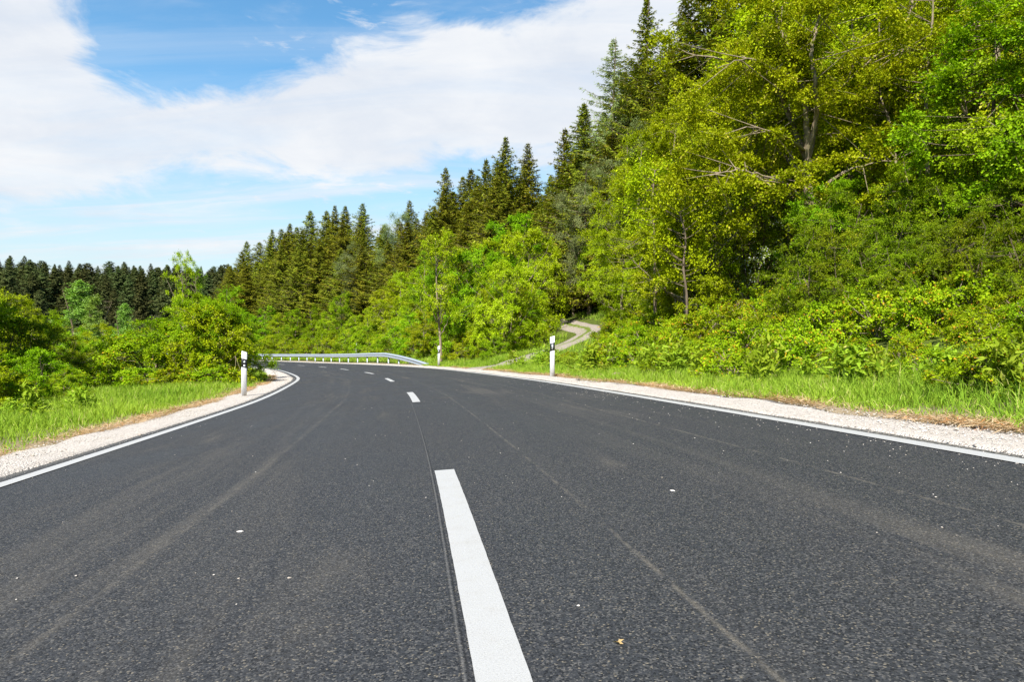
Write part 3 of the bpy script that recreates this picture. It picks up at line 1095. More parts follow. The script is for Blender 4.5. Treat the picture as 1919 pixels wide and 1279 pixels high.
def make_rail():
    sA = nearest_s(35.6) + 0.4
    sB = sA + 92.0
    ramp = 12.0
    s = np.concatenate([np.arange(sA, sA + 20, 0.5), np.arange(sA + 20, sB, 1.0)])
    off = np.interp(s - sA, [0, ramp, 40], [4.28, 4.55, 4.6])
    top = np.interp(s - sA, [0, ramp * .33, ramp * .66, ramp], [0.10, 0.34, 0.57, 0.76])
    # W profile: (toward road, height below top)
    prof = np.array([(0.00, 0.00), (-0.02, -0.012), (-0.075, -0.055), (-0.080, -0.10), (-0.015, -0.145), (-0.012, -0.170), (-0.080, -0.215),
                     (-0.075, -0.26), (-0.02, -0.305), (0.00, -0.315)])
    root_p = on_road(np.array([sA]), np.array([4.3]))[0]
    e = empty('guardrail', tuple(root_p))
    tag(e, 'galvanised steel guardrail curving round the outside of the bend', 'guardrail')
    V_ = []
    base = on_road(s, off)
    x, y, nn = at_s(s)
    gzv = gz(base[:, 0], base[:, 1])
    base[:, 2] = np.maximum(gzv, base[:, 2] - 0.05)
    for back in (0, 1):
        for (a, b) in prof:
            aa = a + 0.006 * back
            P = base.copy()
            P[:, 0] += nn[:, 0] * aa
            P[:, 1] += nn[:, 1] * aa
            P[:, 2] += top + b
            V_.append(P - root_p)
    V_ = np.stack(V_, 1)          # (n, 20, 3)
    n, m = V_.shape[:2]
    q = []
    i = np.arange(n - 1)[:, None] * m
    hp = len(prof)
    j_ = np.arange(hp - 1)[None, :]
    q.append(np.stack([i + j_, i + j_ + 1, i + m + j_ + 1, i + m + j_], -1).reshape(-1, 4))
    j2_ = j_ + hp
    q.append(np.stack([i + j2_ + 1, i + j2_, i + m + j2_, i + m + j2_ + 1], -1).reshape(-1, 4))
    me = mesh_np('beam', V_.reshape(-1, 3), q, mgal, smooth=False)
    link('beam', me, e)
    # end cap nose
    # posts, C section, each a part
    k_ = 0
    for sp in np.arange(sA + 2.2, sB, 3.05):
        o_ = float(np.interp(sp - sA, [0, ramp, 40], [4.28, 4.55, 4.6])) + 0.045
        tp = float(np.interp(sp - sA, [0, ramp * .33, ramp * .66, ramp], [0.10, 0.34, 0.57, 0.76])) - 0.05
        P = on_road(np.array([sp]), np.array([o_]))[0]
        g = max(gz1(P[0], P[1]), P[2] - .05)
        _, _, n1_ = at_s(np.array([sp]))
        n1_ = n1_[0]
        t1_ = np.array([-n1_[1], n1_[0]])
        sec = [(-.03, -.05), (.06, -.05), (.06, -.02), (.055, -.02), (.055, -.044), (-.024, -.044), (-.024, .044), (.055, .044), (.055, .02), (.06, .02), (.06, .05), (-.03, .05)]
        lo = np.array([(P[0] + n1_[0] * a + t1_[0] * b, P[1] + n1_[1] * a + t1_[1] * b, g - 0.2) for a, b in sec]) - root_p
        hi = lo + np.array([0, 0, tp + 0.2])
        m_ = len(sec)
        j_ = np.arange(m_)
        kk = (j_ + 1) % m_
        me = mesh_np('rail_post', np.concatenate([lo, hi]), [np.stack([j_, kk, kk + m_, j_ + m_], 1), (j_ + m_)[None, :]], mgal)
        link('rail_post', me, e)


make_rail()

# ------------------------------------------------------------------ tree prototypes
class Proto:
    def __init__(self, H, trunk, crown, Rw):
        self.H, self.trunk, self.crown, self.R = H, trunk, crown, Rw


def broadleaf(seed, H, Rad, cb, prof, n_clump, n_twig, n_leaf, leafL, clumpR, trunk_r, mat, bark, limbs=12, wiggle=0.03,
              forks=0, aspect=0.62, multi=1, gap=0.25, flat=0.65, sparse_low=False, spread=0.9):
    g = np.random.default_rng(seed)
    T = Tubes()
    lump = g.uniform(0, 6.28, 8)

    def Rf(t, a):
        base = prof(t) * Rad
        return base * (1 + 0.20 * np.sin(2 * a + lump[0] + 4 * t) + 0.16 * np.sin(3 * a + lump[1] - 7 * t) + 0.14 * np.sin(t * 11 + lump[2] + a))
    # clump centres
    cs_ = []
    tries = 0
    while len(cs_) < n_clump and tries < n_clump * 30:
        tries += 1
        t_ = cb + (1 - cb) * g.uniform(0, 1)
        a = g.uniform(0, 2 * PI)
        if g.uniform() > (prof(t_) ** 1.0 + 0.15):
            continue
        r = Rf(t_, a) * g.uniform(0, 1) ** 0.42
        p = np.array([r * math.cos(a), r * math.sin(a), t_ * H])
        if math.sin(p[0] * 5.2 / Rad + lump[3]) * math.sin(p[1] * 5.2 / Rad + lump[4]) * math.sin(p[2] * 9.0 / H + lump[5]) > gap:
            continue
        cs_.append(p)
    cs_ = np.array(cs_)
    # stems
    limbpts, limbr = [], []
    for mstem in range(multi):
        lean = g.normal(0, 0.06, 2) * H if multi == 1 else np.array([math.cos(mstem * 2.4 + seed), math.sin(mstem * 2.4 + seed)]) * Rad * g.uniform(0.25, 0.65)
        n = 14
        tt_ = np.linspace(0, 1, n)
        hh = H * (0.94 if multi == 1 else g.uniform(0.6, 0.9))
        pts = np.stack([lean[0] * tt_ ** 1.4 + wiggle * H * np.sin(tt_ * 7 + g.uniform(0, 6)) * tt_ * .5,
                        lean[1] * tt_ ** 1.4 + wiggle * H * np.sin(tt_ * 6 + g.uniform(0, 6)) * tt_ * .5, hh * tt_ - 0.25 * (tt_ == 0)], 1)
        if multi > 1:
            pts[:, :2] += g.normal(0, 0.08, 2) * Rad
        rad = trunk_r * (1 - tt_) ** 0.8 * (1.0 if multi == 1 else 0.6) + 0.012
        rad[0] *= 1.35
        T.add(pts, rad, 8)
        limbpts.append(pts[3:])
        limbr.append(rad[3:])
    trunk0 = [(p, r) for p, r in zip(limbpts, limbr)]
    idx = g.permutation(len(cs_))[:limbs]
    for ci in idx:
        e = cs_[ci]
        P, rr = trunk0[g.integers(0, len(trunk0))]
        hd = math.hypot(e[0], e[1])
        want = max(cb * H * 0.55, e[2] - spread * hd - 0.05 * H)
        k_ = int(np.abs(P[:, 2] - want).argmin())
        b = P[k_]
        mid = 0.5 * (b + e) + np.array([g.normal(0, .05) * hd, g.normal(0, .05) * hd, -0.10 * hd])
        pts = bez(b, mid, e, 9)
        pts[1:-1] += g.normal(0, 0.015 * H * 0.35, (7, 3))
        r0 = min(rr[k_] * 0.62, trunk_r * 0.55)
        rad = np.linspace(r0, 0.012, 9)
        T.add(pts, rad, 6)
        limbpts.append(pts[2:])
        limbr.append(rad[2:])
    LP = np.concatenate(limbpts)
    LR = np.concatenate(limbr)
    vs_, ts_, va_, od_ = [], [], [], []
    base_n = 0
    for c in cs_:
        dd = np.linalg.norm(LP - c, axis=1) + 0.6 * np.maximum(LP[:, 2] - c[2], 0)
        k_ = int(dd.argmin())
        b = LP[k_]
        L_ = np.linalg.norm(c - b)
        if L_ > 0.05:
            m_ = 0.5 * (b + c) + np.array([0, 0, -0.08 * L_]) + g.normal(0, 0.06, 3) * L_
            pts = bez(b, m_, c, 5)
            T.add(pts, np.linspace(min(LR[k_] * 0.7, 0.035), 0.006, 5), 4)
        cr = clumpR * g.uniform(0.65, 1.35)
        cvar = g.uniform(0, 1)
        outv = unit(np.array([c[0], c[1], (c[2] - H * 0.5) * 0.5]) + 1e-3)
        td = unit(g.normal(0, 1, (n_twig, 3)) * np.array([1, 1, flat]) + outv * 0.55)
        tl = cr * g.uniform(0.5, 1.5, n_twig)
        u_ = g.uniform(0.12, 1, (n_twig, n_leaf))
        pos = c + td[:, None, :] * (tl[:, None] * u_)[..., None]
        pos[..., 2] -= (u_ ** 2 * tl[:, None]) * 0.22
        pos += g.normal(0, leafL * 0.55, pos.shape)
        pos = pos.reshape(-1, 3)
        N = len(pos)
        ax = np.repeat(td, n_leaf, 0) * 0.7 + g.normal(0, 0.75, (N, 3)) + np.array([0, 0, -0.15])
        nr = np.array([0, 0, 1.0]) * 0.6 + outv * 0.75 + g.normal(0, 0.45, (N, 3))
        Ls = leafL * g.uniform(0.6, 1.35, N)
        v, t_ = leaves_np(pos, ax, nr, Ls, Ls * aspect)
        vs_.append(v)
        ts_.append(t_ + base_n)
        base_n += len(v)
        va_.append(np.repeat(np.clip(cvar * 0.55 + g.uniform(0, 0.45, N), 0, 1), 4))
        od_.append(np.repeat(np.clip(g.uniform(0, 1, N) * 0.97 + (cvar - 0.5) * 0.10, 0, 1), 4))
        for q in range(0, n_twig, 3):
            T.add(np.array([c, c + td[q] * tl[q] * 0.5 - np.array([0, 0, .03 * tl[q]]), c + td[q] * tl[q] * 0.95 - np.array([0, 0, .2 * tl[q]])]), [0.007, 0.005, 0.003], 3)
    crown = mesh_np('crown', np.concatenate(vs_), [np.concatenate(ts_)], mat, vattr={'var': np.concatenate(va_), 'odd': np.concatenate(od_)})
    return Proto(H, T.mesh('trunk', bark), crown, Rad)


def spruce(seed, H, Rad, mat, bark, whorl=0.36, nb=8, ntw=24, twL=0.58, twW=0.11, bare=0.10, dens=1.0, droop=0.35, jit=0.22, airy=0.0, ex=0.95):
    g = np.random.default_rng(seed)
    T = Tubes()
    n = 16
    tt_ = np.linspace(0, 1, n)
    pts = np.stack([0.012 * H * np.sin(tt_ * 5 + g.uniform(0, 6)), 0.012 * H * np.sin(tt_ * 4 + g.uniform(0, 6)), H * tt_], 1)
    pts[:, :2] *= tt_[:, None]
    pts[0, 2] = -0.4
    T.add(pts, 0.011 * H * (1 - tt_) ** 0.85 + 0.012, 7)
    zz_ = bare * H
    C_, A_, N_, L_, W_, VA = [], [], [], [], [], []
    sidemod = g.uniform(0, 6.28, 3)
    while zz_ < H - 0.15:
        t_ = (zz_ / H - bare) / (1 - bare)
        prof = (1 - t_) ** ex * (0.6 + 0.4 * min(1, (t_ + 0.02) / 0.2))
        Lb0 = min(Rad * prof, Rad * 0.66) + 0.05
        nbb = max(4, int(nb * (0.6 + 0.5 * (1 - t_))))
        a0 = g.uniform(0, 6.28)
        for b in range(nbb):
            a = a0 + b * 2 * PI / nbb + g.normal(0, 0.22)
            Lb = Lb0 * (1 + g.normal(0, jit)) * (1 + 0.16 * math.sin(a * 2 + sidemod[0] + t_ * 8) + 0.12 * math.sin(a * 3 + sidemod[1] - t_ * 13))
            if airy and g.uniform() < airy:
                continue
            Lb = max(Lb, 0.12)
            dr = droop * (1 - 0.75 * t_) * g.uniform(0.6, 1.4)
            upt = 0.25 + 0.9 * t_
            m_ = max(4, int(ntw * dens * (0.25 + 1.0 * Lb / Rad)))
            u_ = np.sort(g.uniform(0.10, 1.0, m_))
            dirh = np.array([math.cos(a), math.sin(a), 0])
            side = np.array([-math.sin(a), math.cos(a), 0])
            zoff = lambda q: Lb * (upt * 0.35 * q - dr * 1.5 * q + dr * 0.95 * q ** 2.2)
            P = np.array([0, 0, zz_]) + dirh[None, :] * (Lb * u_)[:, None]
            P[:, 2] += zoff(u_)
            cvar = g.uniform(0, 1)
            for sgn in (-1, 1):
                tl = twL * (0.35 + 0.9 * (1 - u_) ** 0.7 + 0.25) * g.uniform(0.6, 1.3, m_) * (0.22 + 0.78 * min(1, Lb / (0.4 * Rad)))
                ax = dirh[None, :] * g.uniform(0.35, 1.0, m_)[:, None] + side[None, :] * sgn * g.uniform(0.5, 1.0, m_)[:, None] + np.array([0, 0, 1.0])[None, :] * (g.uniform(-0.85, 0.05, m_) * (1 - 0.6 * t_))[:, None]
                C_.append(P + g.normal(0, 0.03, P.shape))
                A_.append(ax)
                N_.append(np.array([0, 0, 1.0]) + dirh * 0.5 + g.normal(0, 0.45, (m_, 3)))
                L_.append(tl)
                W_.append(np.full(m_, twW) * g.uniform(0.7, 1.4, m_))
                VA.append(np.clip(cvar * 0.5 + 0.5 * g.uniform(0, 1, m_), 0, 1))
            # hanging twiglets
            mh = m_ // 2
            hu = g.uniform(0.15, 0.95, mh)
            P2 = np.array([0, 0, zz_]) + dirh[None, :] * (Lb * hu)[:, None]
            P2[:, 2] += zoff(hu)
            C_.append(P2 + g.normal(0, 0.05, P2.shape))
            A_.append(np.array([0, 0, -1.0]) + g.normal(0, 0.35, (mh, 3)))
            N_.append(dirh + g.normal(0, 0.6, (mh, 3)))
            L_.append(twL * g.uniform(0.4, 0.95, mh) * (0.2 + 0.8 * min(1, Lb / (0.4 * Rad))))
            W_.append(np.full(mh, twW) * g.uniform(0.7, 1.3, mh))
            VA.append(np.clip(cvar * 0.4 + 0.4 * g.uniform(0, 1, mh), 0, 1))
            q3 = np.linspace(0, 0.92, 4)
            bp = np.array([0, 0, zz_]) + dirh[None, :] * (Lb * q3)[:, None]
            bp[:, 2] += zoff(q3)
            T.add(bp, np.linspace(0.012 + 0.010 * Lb, 0.006, 4), 3)
        zz_ += whorl * g.uniform(0.75, 1.25) * (0.55 + 0.45 * (1 - t_))
    # leader tuft
    m_ = 26
    hz = g.uniform(0, 0.8, m_)
    C_.append(np.stack([0 * hz, 0 * hz, H - hz + 0.0], 1))
    a = g.uniform(0, 6.28, m_)
    A_.append(np.stack([np.cos(a), np.sin(a), np.full(m_, 0.9)], 1))
    N_.append(g.normal(0, 1, (m_, 3)))
    L_.append(0.06 + 0.22 * hz)
    W_.append(np.full(m_, twW * 0.8))
    VA.append(g.uniform(0, 1, m_))
    C_, A_, N_, L_, W_, VA = [np.concatenate(q) for q in (C_, A_, N_, L_, W_, VA)]
    v, t_ = leaves_np(C_, A_, N_, L_, W_, 0.15)
    crown = mesh_np('crown', v, [t_], mat, vattr={'var': np.repeat(VA, 4), 'odd': np.repeat(g.uniform(0, 1, len(VA)), 4)})
    return Proto(H, T.mesh('trunk', bark), crown, Rad)


P_round = lambda t: max(0.0, 1 - abs((t - 0.58) / 0.46) ** 2.4) ** 0.5
P_oval = lambda t: max(0.0, math.sin(PI * min(1, max(0, (t - 0.08) / 0.94)) ** 0.85)) ** 0.6
P_cone = lambda t: (1 - t) ** 0.7 * min(1.0, (t + 0.1) / 0.3)
P_bush = lambda t: max(0.0, 1 - t ** 2.6) ** 0.6
P_high = lambda t: max(0.0, 1 - abs((t - 0.66) / 0.38) ** 2.2) ** 0.5

PR = {}
PR['spruce'] = [spruce(100 + i, 21, 5.6 + 0.5 * (i % 3), M['spruce'], M['bark_dark'], bare=0.06 + 0.05 * (i % 3)) for i in range(5)]
PR['spruce_near'] = [spruce(140 + i, 21, 5.4, M['spruce'], M['bark_dark'], whorl=0.34, nb=7, ntw=40, twL=0.48, twW=0.075, bare=0.05) for i in range(2)]
PR['far'] = [spruce(120 + i, 20, [4.4, 5.4, 4.2, 5.0, 5.2][i], M['spruce_far'], M['bark_dark'], ex=[0.75, 0.9, 0.6, 0.85, 0.55][i], whorl=0.55, nb=7, ntw=13, twL=0.9, twW=0.28, bare=0.15) for i in range(5)]
PR['larch'] = [spruce(131, 19, 4.2, M['larch'], M['bark_grey'], whorl=0.34, nb=8, ntw=34, twL=0.34, twW=0.05, bare=0.15, airy=0.15, droop=0.05, jit=0.25, ex=0.8)]
PR['pine'] = [broadleaf(200 + i, 13, 2.7, 0.22, P_oval, 95, 16, 26, 0.17, 0.55, 0.17, M['pine'], M['bark_grey'], aspect=0.14, limbs=14, gap=0.15, flat=0.8) for i in range(2)]
PR['yellow'] = [broadleaf(210 + i, 9.5, 2.9, 0.12, P_round if i % 2 else P_oval, 115, 20, 26, 0.085, 0.55, 0.13, M['leaf_yellow'], M['bark_pale'], gap=0.10) for i in range(4)]
PR['olive'] = [broadleaf(225 + i, 12, 3.4, 0.20, P_oval, 135, 20, 28, 0.088, 0.64, 0.16, M['leaf_olive'], M['bark_pale'], gap=0.10) for i in range(2)]
PR['bright'] = [broadleaf(230 + i, 8.5, 2.5, 0.05, P_oval if i % 2 else P_bush, 105, 19, 25, 0.088, 0.50, 0.12, M['leaf_bright'], M['bark_grey'], gap=0.12) for i in range(3)]
PR['pale'] = [broadleaf(240 + i, 12, 2.6, 0.05, P_cone, 120, 12, 17, 0.13, 0.55, 0.13, M['leaf_pale'], M['bark_grey'], gap=0.28, flat=1.1) for i in range(2)]
PR['slender'] = [broadleaf(250, 11, 2.0, 0.42, P_high, 70, 10, 16, 0.12, 0.5, 0.13, M['leaf_yellow'], M['bark_pale'], gap=0.2, limbs=14),
                 broadleaf(253, 11, 1.9, 0.35, P_high, 55, 9, 14, 0.12, 0.5, 0.10, M['leaf_bright'], M['bark_pale'], gap=0.2, limbs=12)]
PR['bush'] = [broadleaf(260 + i, 3.2, 1.9, 0.03, P_bush, 130, 13, 22, 0.07, 0.34, 0.035, M['leaf_yellow' if i % 2 else 'leaf_bramble'], M['bark_pale'], multi=5, limbs=16, gap=0.55) for i in range(4)]
PR['bushbright'] = [broadleaf(270 + i, 3.2, 1.9, 0.02, P_bush, 95, 12, 20, 0.075, 0.33, 0.06, M['leaf_bright'], M['bark_grey'], multi=5, limbs=14, gap=0.3) for i in range(2)]
PR['bramble'] = [broadleaf(280 + i, 1.15, 0.95, 0.02, P_bush, 62, 9, 15, 0.062, 0.19, 0.014, M['leaf_bramble'], M['bark_pale'], multi=6, limbs=14, gap=0.35, aspect=0.7) for i in range(4)]
PR['shade'] = [broadleaf(290 + i, 5.5, 2.6, 0.02, P_bush, 100, 16, 24, 0.07, 0.48, 0.04, M['leaf_mid'], M['bark_grey'], multi=5, limbs=18, gap=0.12) for i in range(3)]
PR['round'] = [broadleaf(320 + i, 6, 2.9, 0.03, lambda t: max(0.0, 1 - abs((t - 0.42) / 0.6) ** 2.6) ** 0.5, 190, 16, 26, 0.08, 0.46, 0.09, [M['leaf_yellow'], M['leaf_bright']][i], M['bark_grey'], limbs=14, gap=0.35, multi=3) for i in range(2)]
PR['weed'] = [broadleaf(310 + i, 0.75, 0.2, 0.1, P_oval, 16, 4, 4, 0.15, 0.09, 0.009, M['weed'], M['weed'], limbs=4, aspect=0.3, flat=1.0) for i in range(3)]
PR['blossom'] = [broadleaf(300, 6.5, 2.4, 0.15, P_oval, 110, 11, 18, 0.07, 0.45, 0.09, M['leaf_blossom'], M['bark_grey'], multi=3, limbs=12, gap=0.2)]

# ------------------------------------------------------------------ tree placement
NAMES = {'spruce': 'spruce_tree', 'spruce_near': 'spruce_tree', 'far': 'spruce_tree', 'larch': 'larch_tree', 'pine': 'pine_tree', 'yellow': 'maple_tree',
         'olive': 'maple_tree', 'bright': 'broadleaf_tree', 'pale': 'poplar_tree', 'slender': 'ash_tree', 'bush': 'bush', 'bushbright': 'bush', 'bramble': 'bramble_bush',
         'shade': 'bush', 'blossom': 'blossom_tree', 'round': 'maple_tree', 'weed': 'weed'}
CATS = {'weed': 'weed', 'spruce_tree': 'spruce', 'larch_tree': 'larch', 'pine_tree': 'pine', 'bush': 'bush', 'bramble_bush': 'bush', 'blossom_tree': 'tree'}
cnt = {}


def put(kind, x, y, h, wf=1.0, label='', group=None, rot=None, var=None, sink=0.05):
    ps = PR[kind]
    cnt[kind] = cnt.get(kind, -1) + 1
    p = ps[(cnt[kind] if var is None else var) % len(ps)]
    nm = NAMES[kind]
    z = gz1(x, y) - sink
    s = h / p.H
    e = empty(nm, (x, y, z), rot if rot is not None else R.uniform(0, 6.28), (s * wf, s * wf, s))
    tag(e, label, CATS.get(nm, 'tree'), group)
    link('stems' if nm in ('bush', 'bramble_bush', 'weed') else 'trunk', p.trunk, e)
    link('foliage' if nm in ('bush', 'bramble_bush', 'weed') else 'crown', p.crown, e)
    return e


def put_px(kind, px, d, ty, wf=1.0, label='', group=None, rot=None, var=None, hmin=0.5, hmax=60):
    """stand a tree at photo column px and distance d, tall enough to reach row ty"""
    x = (px - 960) / F * d
    zt = EYE + (640 - ty) / F * d
    h = min(max(zt - gz1(x, d), hmin), hmax)
    return put(kind, x, d, h, wf, label, group, rot, var)


ORD = ['first', 'second', 'third', 'fourth', 'fifth', 'sixth', 'seventh', 'eighth', 'ninth', 'tenth', 'eleventh', 'twelfth', 'thirteenth', 'fourteenth',
       'fifteenth', 'sixteenth', 'seventeenth', 'eighteenth', 'nineteenth', 'twentieth', 'twenty-first', 'twenty-second', 'twenty-third', 'twenty-fourth',
       'twenty-fifth', 'twenty-sixth', 'twenty-seventh', 'twenty-eighth', 'twenty-ninth', 'thirtieth']
ORD += ['thirty-' + q for q in ORD[:9]] + ['fortieth'] + ['forty-' + q for q in ORD[:9]]

# --- far hill on the left
ridge = ([-700, 0, 130, 200, 290, 400, 440, 560, 1200], [520, 508, 497, 503, 503, 490, 492, 500, 480])
rows = 8
for r_ in range(rows):
    d0 = 185 + r_ * 25
    ty0 = 610 - 112 * (r_ / (rows - 1)) ** 0.8
    sp = 5.2 / d0 * F
    px = -70 + R.uniform(0, sp)
    while px < 470:
        top_ = ty0 + (np.interp(px, *ridge) - 498) * (r_ / (rows - 1)) + R.choice([-16, -9, -5, -2, 0, 3, 6, 9]) + R.uniform(-4, 4)
        d_ = d0 + R.uniform(-9, 9)
        x_ = (px - 960) / F * d_
        h_ = EYE + (640 - top_) / F * d_ - gz1(x_, d_)
        h_ = R.uniform(10.5, 16.5) if r_ < 6 else min(max(h_, 10.5), 16.5)
        put('far', x_, d_, h_, R.uniform(0.8, 1.35), 'dark far off spruce packed among others on the hill across the valley', 'spruces of the forest on the far hill')
        px += sp * R.uniform(0.5, 1.5)

# --- spruce forest above the guardrail
front = ([400, 430, 600, 700, 780, 850, 950, 1020, 1100, 1200, 1320], [125, 118, 104, 92, 76, 62, 54, 54, 46, 38, 34])
skyl = ([400, 435, 480, 520, 560, 600, 660, 700, 770, 800, 835, 880, 915, 950, 990, 1015, 1040, 1070, 1100, 1150, 1200, 1250, 1320], 
        [492, 470, 462, 425, 415, 400, 392, 400, 385, 372, 335, 330, 300, 290, 290, 355, 320, 260, 225, 180, 110, 100, 40])
for r_ in range(4):
    lst = []
    px = 428 + R.uniform(0, 12)
    while px < 1330:
        d_ = float(np.interp(px, *front)) + r_ * 7.5 + R.uniform(-2, 2)
        lst.append((px, d_))
        px += 2.9 / d_ * F * R.uniform(0.75, 1.3)
    rn = ['front row', 'second row', 'third row', 'fourth row', 'back row'][r_]
    for i, (px, d_) in enumerate(lst):
        ty = float(np.interp(px, *skyl)) + (3 - r_) * 16 + R.uniform(-22, 28)
        kind = 'spruce'
        o = put_px(kind, px, d_, ty, R.uniform(1.0, 1.45), '%s spruce from the left in the %s of the forest edge above the guardrail' % (ORD[i], rn),
                   'spruces of the forest edge', hmin=9, hmax=27)

hero = [(948, 58, 254, 1.0, 'tallest pointed spruce in the middle of the skyline'), (990, 60, 266, .95, 'tall narrow spruce just right of the tallest skyline spruce'),
        (912, 60, 296, 1.0, 'broad spruce left of the tallest skyline spruce'), (836, 78, 312, .9, 'lone pointed spruce top left of the skyline group'),
        (868, 76, 328, .9, 'spruce with a thin leader between the lone top and the skyline group'),
        (628, 108, 384, 1.0, 'spruce poking highest over the middle of the guardrail forest'), (768, 96, 374, 1.0, 'spruce poking over the forest edge above the rail ramp'),
        (1060, 48, 238, 1.0, 'olive spruce at the left edge of the tall right hand wood'), (1095, 46, 190, 1.05, 'spruce beside the pale larch'),
        (1170, 50, 130, 1.0, 'spruce behind the pale larch on the slope')]
for (px, d_, ty, wf, lab) in hero:
    put_px('spruce', px, d_, ty, wf, lab, 'skyline spruces', hmax=32)
put_px('spruce_near', 1212, 42, -6, 0.95, 'tall open spruce standing against the white cloud on the right', 'skyline spruces', hmax=34)
put_px('spruce_near', 1330, 38, -120, 1.25, 'very tall dark spruce cut off by the top of the picture', 'skyline spruces', hmax=34)
put_px('spruce_near', 1286, 39, -20, 1.0, 'tall spruce just left of the very tall one at the top edge', 'skyline spruces', hmax=34)
put_px('spruce_near', 1385, 38, -110, 1.1, 'tall dark spruce right of the very tall one at the top edge', 'skyline spruces', hmax=34)
put_px('spruce_near', 1440, 36, -140, 1.2, 'tall dark spruce behind the forked tree', 'skyline spruces', hmax=34)
put_px('larch', 1150, 44, 70, 1.0, 'feathery pale green larch against the cloud', hmax=34)
put_px('larch', 1096, 50, 195, .9, 'smaller pale larch lower down the skyline', hmax=34)
for i, (px, d_, ty) in enumerate([(1560, 36, -200), (1660, 34, -200), (1760, 33, -220), (1870, 30, -250), (1500, 46, -150), (1620, 46, -160), (1740, 45, -200), (1980, 27, -300), (2150, 24, -350), (1820, 42, -250), (1930, 38, -260)]):
    put_px('spruce_near', px, d_, ty, 1.25, '%s dark spruce from the left behind the leafy trees of the right bank' % ORD[i], 'dark spruces behind the right bank', hmax=30)

# --- pines
for (px, d_, ty, lab) in ((1105, 41, 300, 'blue grey pine right above the forest track'), (1075, 45, 420, 'low grey green pine leaning over the forest track'),
                          (1190, 36, 225, 'grey green pine below the larch'), (668, 96, 455, 'grey green pine among the spruces above the rail'),
                          (752, 90, 398, 'grey green pine poking out of the forest edge')):
    put_px('pine', px, d_, ty, 1.0, lab, 'pines in the wood', hmax=20)

# --- leafy row beyond the guardrail
row = [(470, 106, 590, 'bright', 1.1, 'bright leafy tree at the left end of the guardrail row'),
       (498, 104, 572, 'bright', 1.0, 'bright leafy tree second along the guardrail row from the left'),
       (522, 101, 590, 'yellow', 1.1, 'yellow green tree low behind the left part of the guardrail'),
       (552, 98, 577, 'bright', 1.1, 'bushy bright tree behind the left part of the guardrail'),
       (588, 92, 572, 'bright', 0.85, 'egg shaped bright tree behind the guardrail'),
       (612, 90, 585, 'yellow', 1.0, 'yellow green tree between the two egg shaped trees'),
       (640, 86, 545, 'bright', 0.85, 'taller egg shaped bright tree behind the guardrail'),
       (668, 82, 590, 'yellow', 1.1, 'yellow green tree right of the taller egg shaped tree'),
       (722, 76, 545, 'yellow', 1.1, 'yellow green tree behind the middle of the guardrail'),
       (752, 66, 520, 'yellow', 1.2, 'broad yellow green maple above the guardrail ramp'),
       (700, 70, 585, 'olive', 1.2, 'olive leafy tree low behind the guardrail'),
       (785, 58, 500, 'yellow', 1.1, 'yellow green maple left of the slender trunk'),
       (795, 47, 580, 'yellow', 1.3, 'low yellow green maple just behind the guardrail ramp'),
       (850, 48, 560, 'olive', 1.2, 'olive leafy tree right of the slender trunk'),
       (692, 66, 575, 'slender', 0.8, 'thin pale trunked tree above the middle of the guardrail'),
       (765, 56, 570, 'slender', 0.8, 'thin pale trunked tree above the start of the rail ramp')]
for (px, d_, ty, kd, wf, lab) in row:
    put_px(kd, px, d_, ty, wf, lab, 'leafy trees beyond the guardrail')
put_px('slender', 827, 37.5, 432, 0.85, 'slender tree with bare trunk beside the post at the guardrail end', rot=2.6, var=0)
put_px('slender', 800, 52, 470, 1.0, 'slender leafy tree behind the bare trunk at the rail end', var=1)

rbk = random.Random(8)
for i in range(34):
    p_ = on_road(np.array([34 + i * 2.3 + rbk.uniform(-.5, .5)]), np.array([rbk.uniform(7.4, 9.0)]))[0]
    put(['bush', 'bushbright', 'bush'][i % 3], p_[0], p_[1], rbk.uniform(1.8, 3.2), 1.1, '%s bush from the right in the low row behind the guardrail' % ORD[i], 'low bushes behind the guardrail')

mids = [(965, 46, 392, 'bright', 1.0, 'fresh green tree below the tallest spruce'), (915, 44, 500, 'pale', 1.1, 'pale leafed tree left of the fresh green one'),
        (1000, 45, 470, 'yellow', 1.0, 'yellow green tree beside the track mouth'), (950, 36, 505, 'yellow', 1.15, 'rounded maple in front of the track bend'),
        (888, 41, 520, 'yellow', 1.2, 'rounded yellow green tree left of the front maple'), (985, 37.5, 520, 'bright', 1.0, 'leafy tree shading the track'),
        (1000, 50, 430, 'olive', 1.0, 'olive tree behind the track mouth'),
        (1045, 60, 470, 'bright', 1.2, 'bright tree at the dark top of the track'), (1078, 54, 470, 'bright', 1.0, 'bright tree right of the top of the track'),
        (1110, 46, 500, 'olive', 1.1, 'olive leafed tree right of the track'), (1140, 40, 430, 'yellow', 1.0, 'yellow green tree above the grassy bank'),
        (1010, 62, 520, 'olive', 1.3, 'olive tree closing the view up the track')]
for (px, d_, ty, kd, wf, lab) in mids:
    put_px(kd, px, d_, ty, wf, lab, 'leafy trees round the forest track')
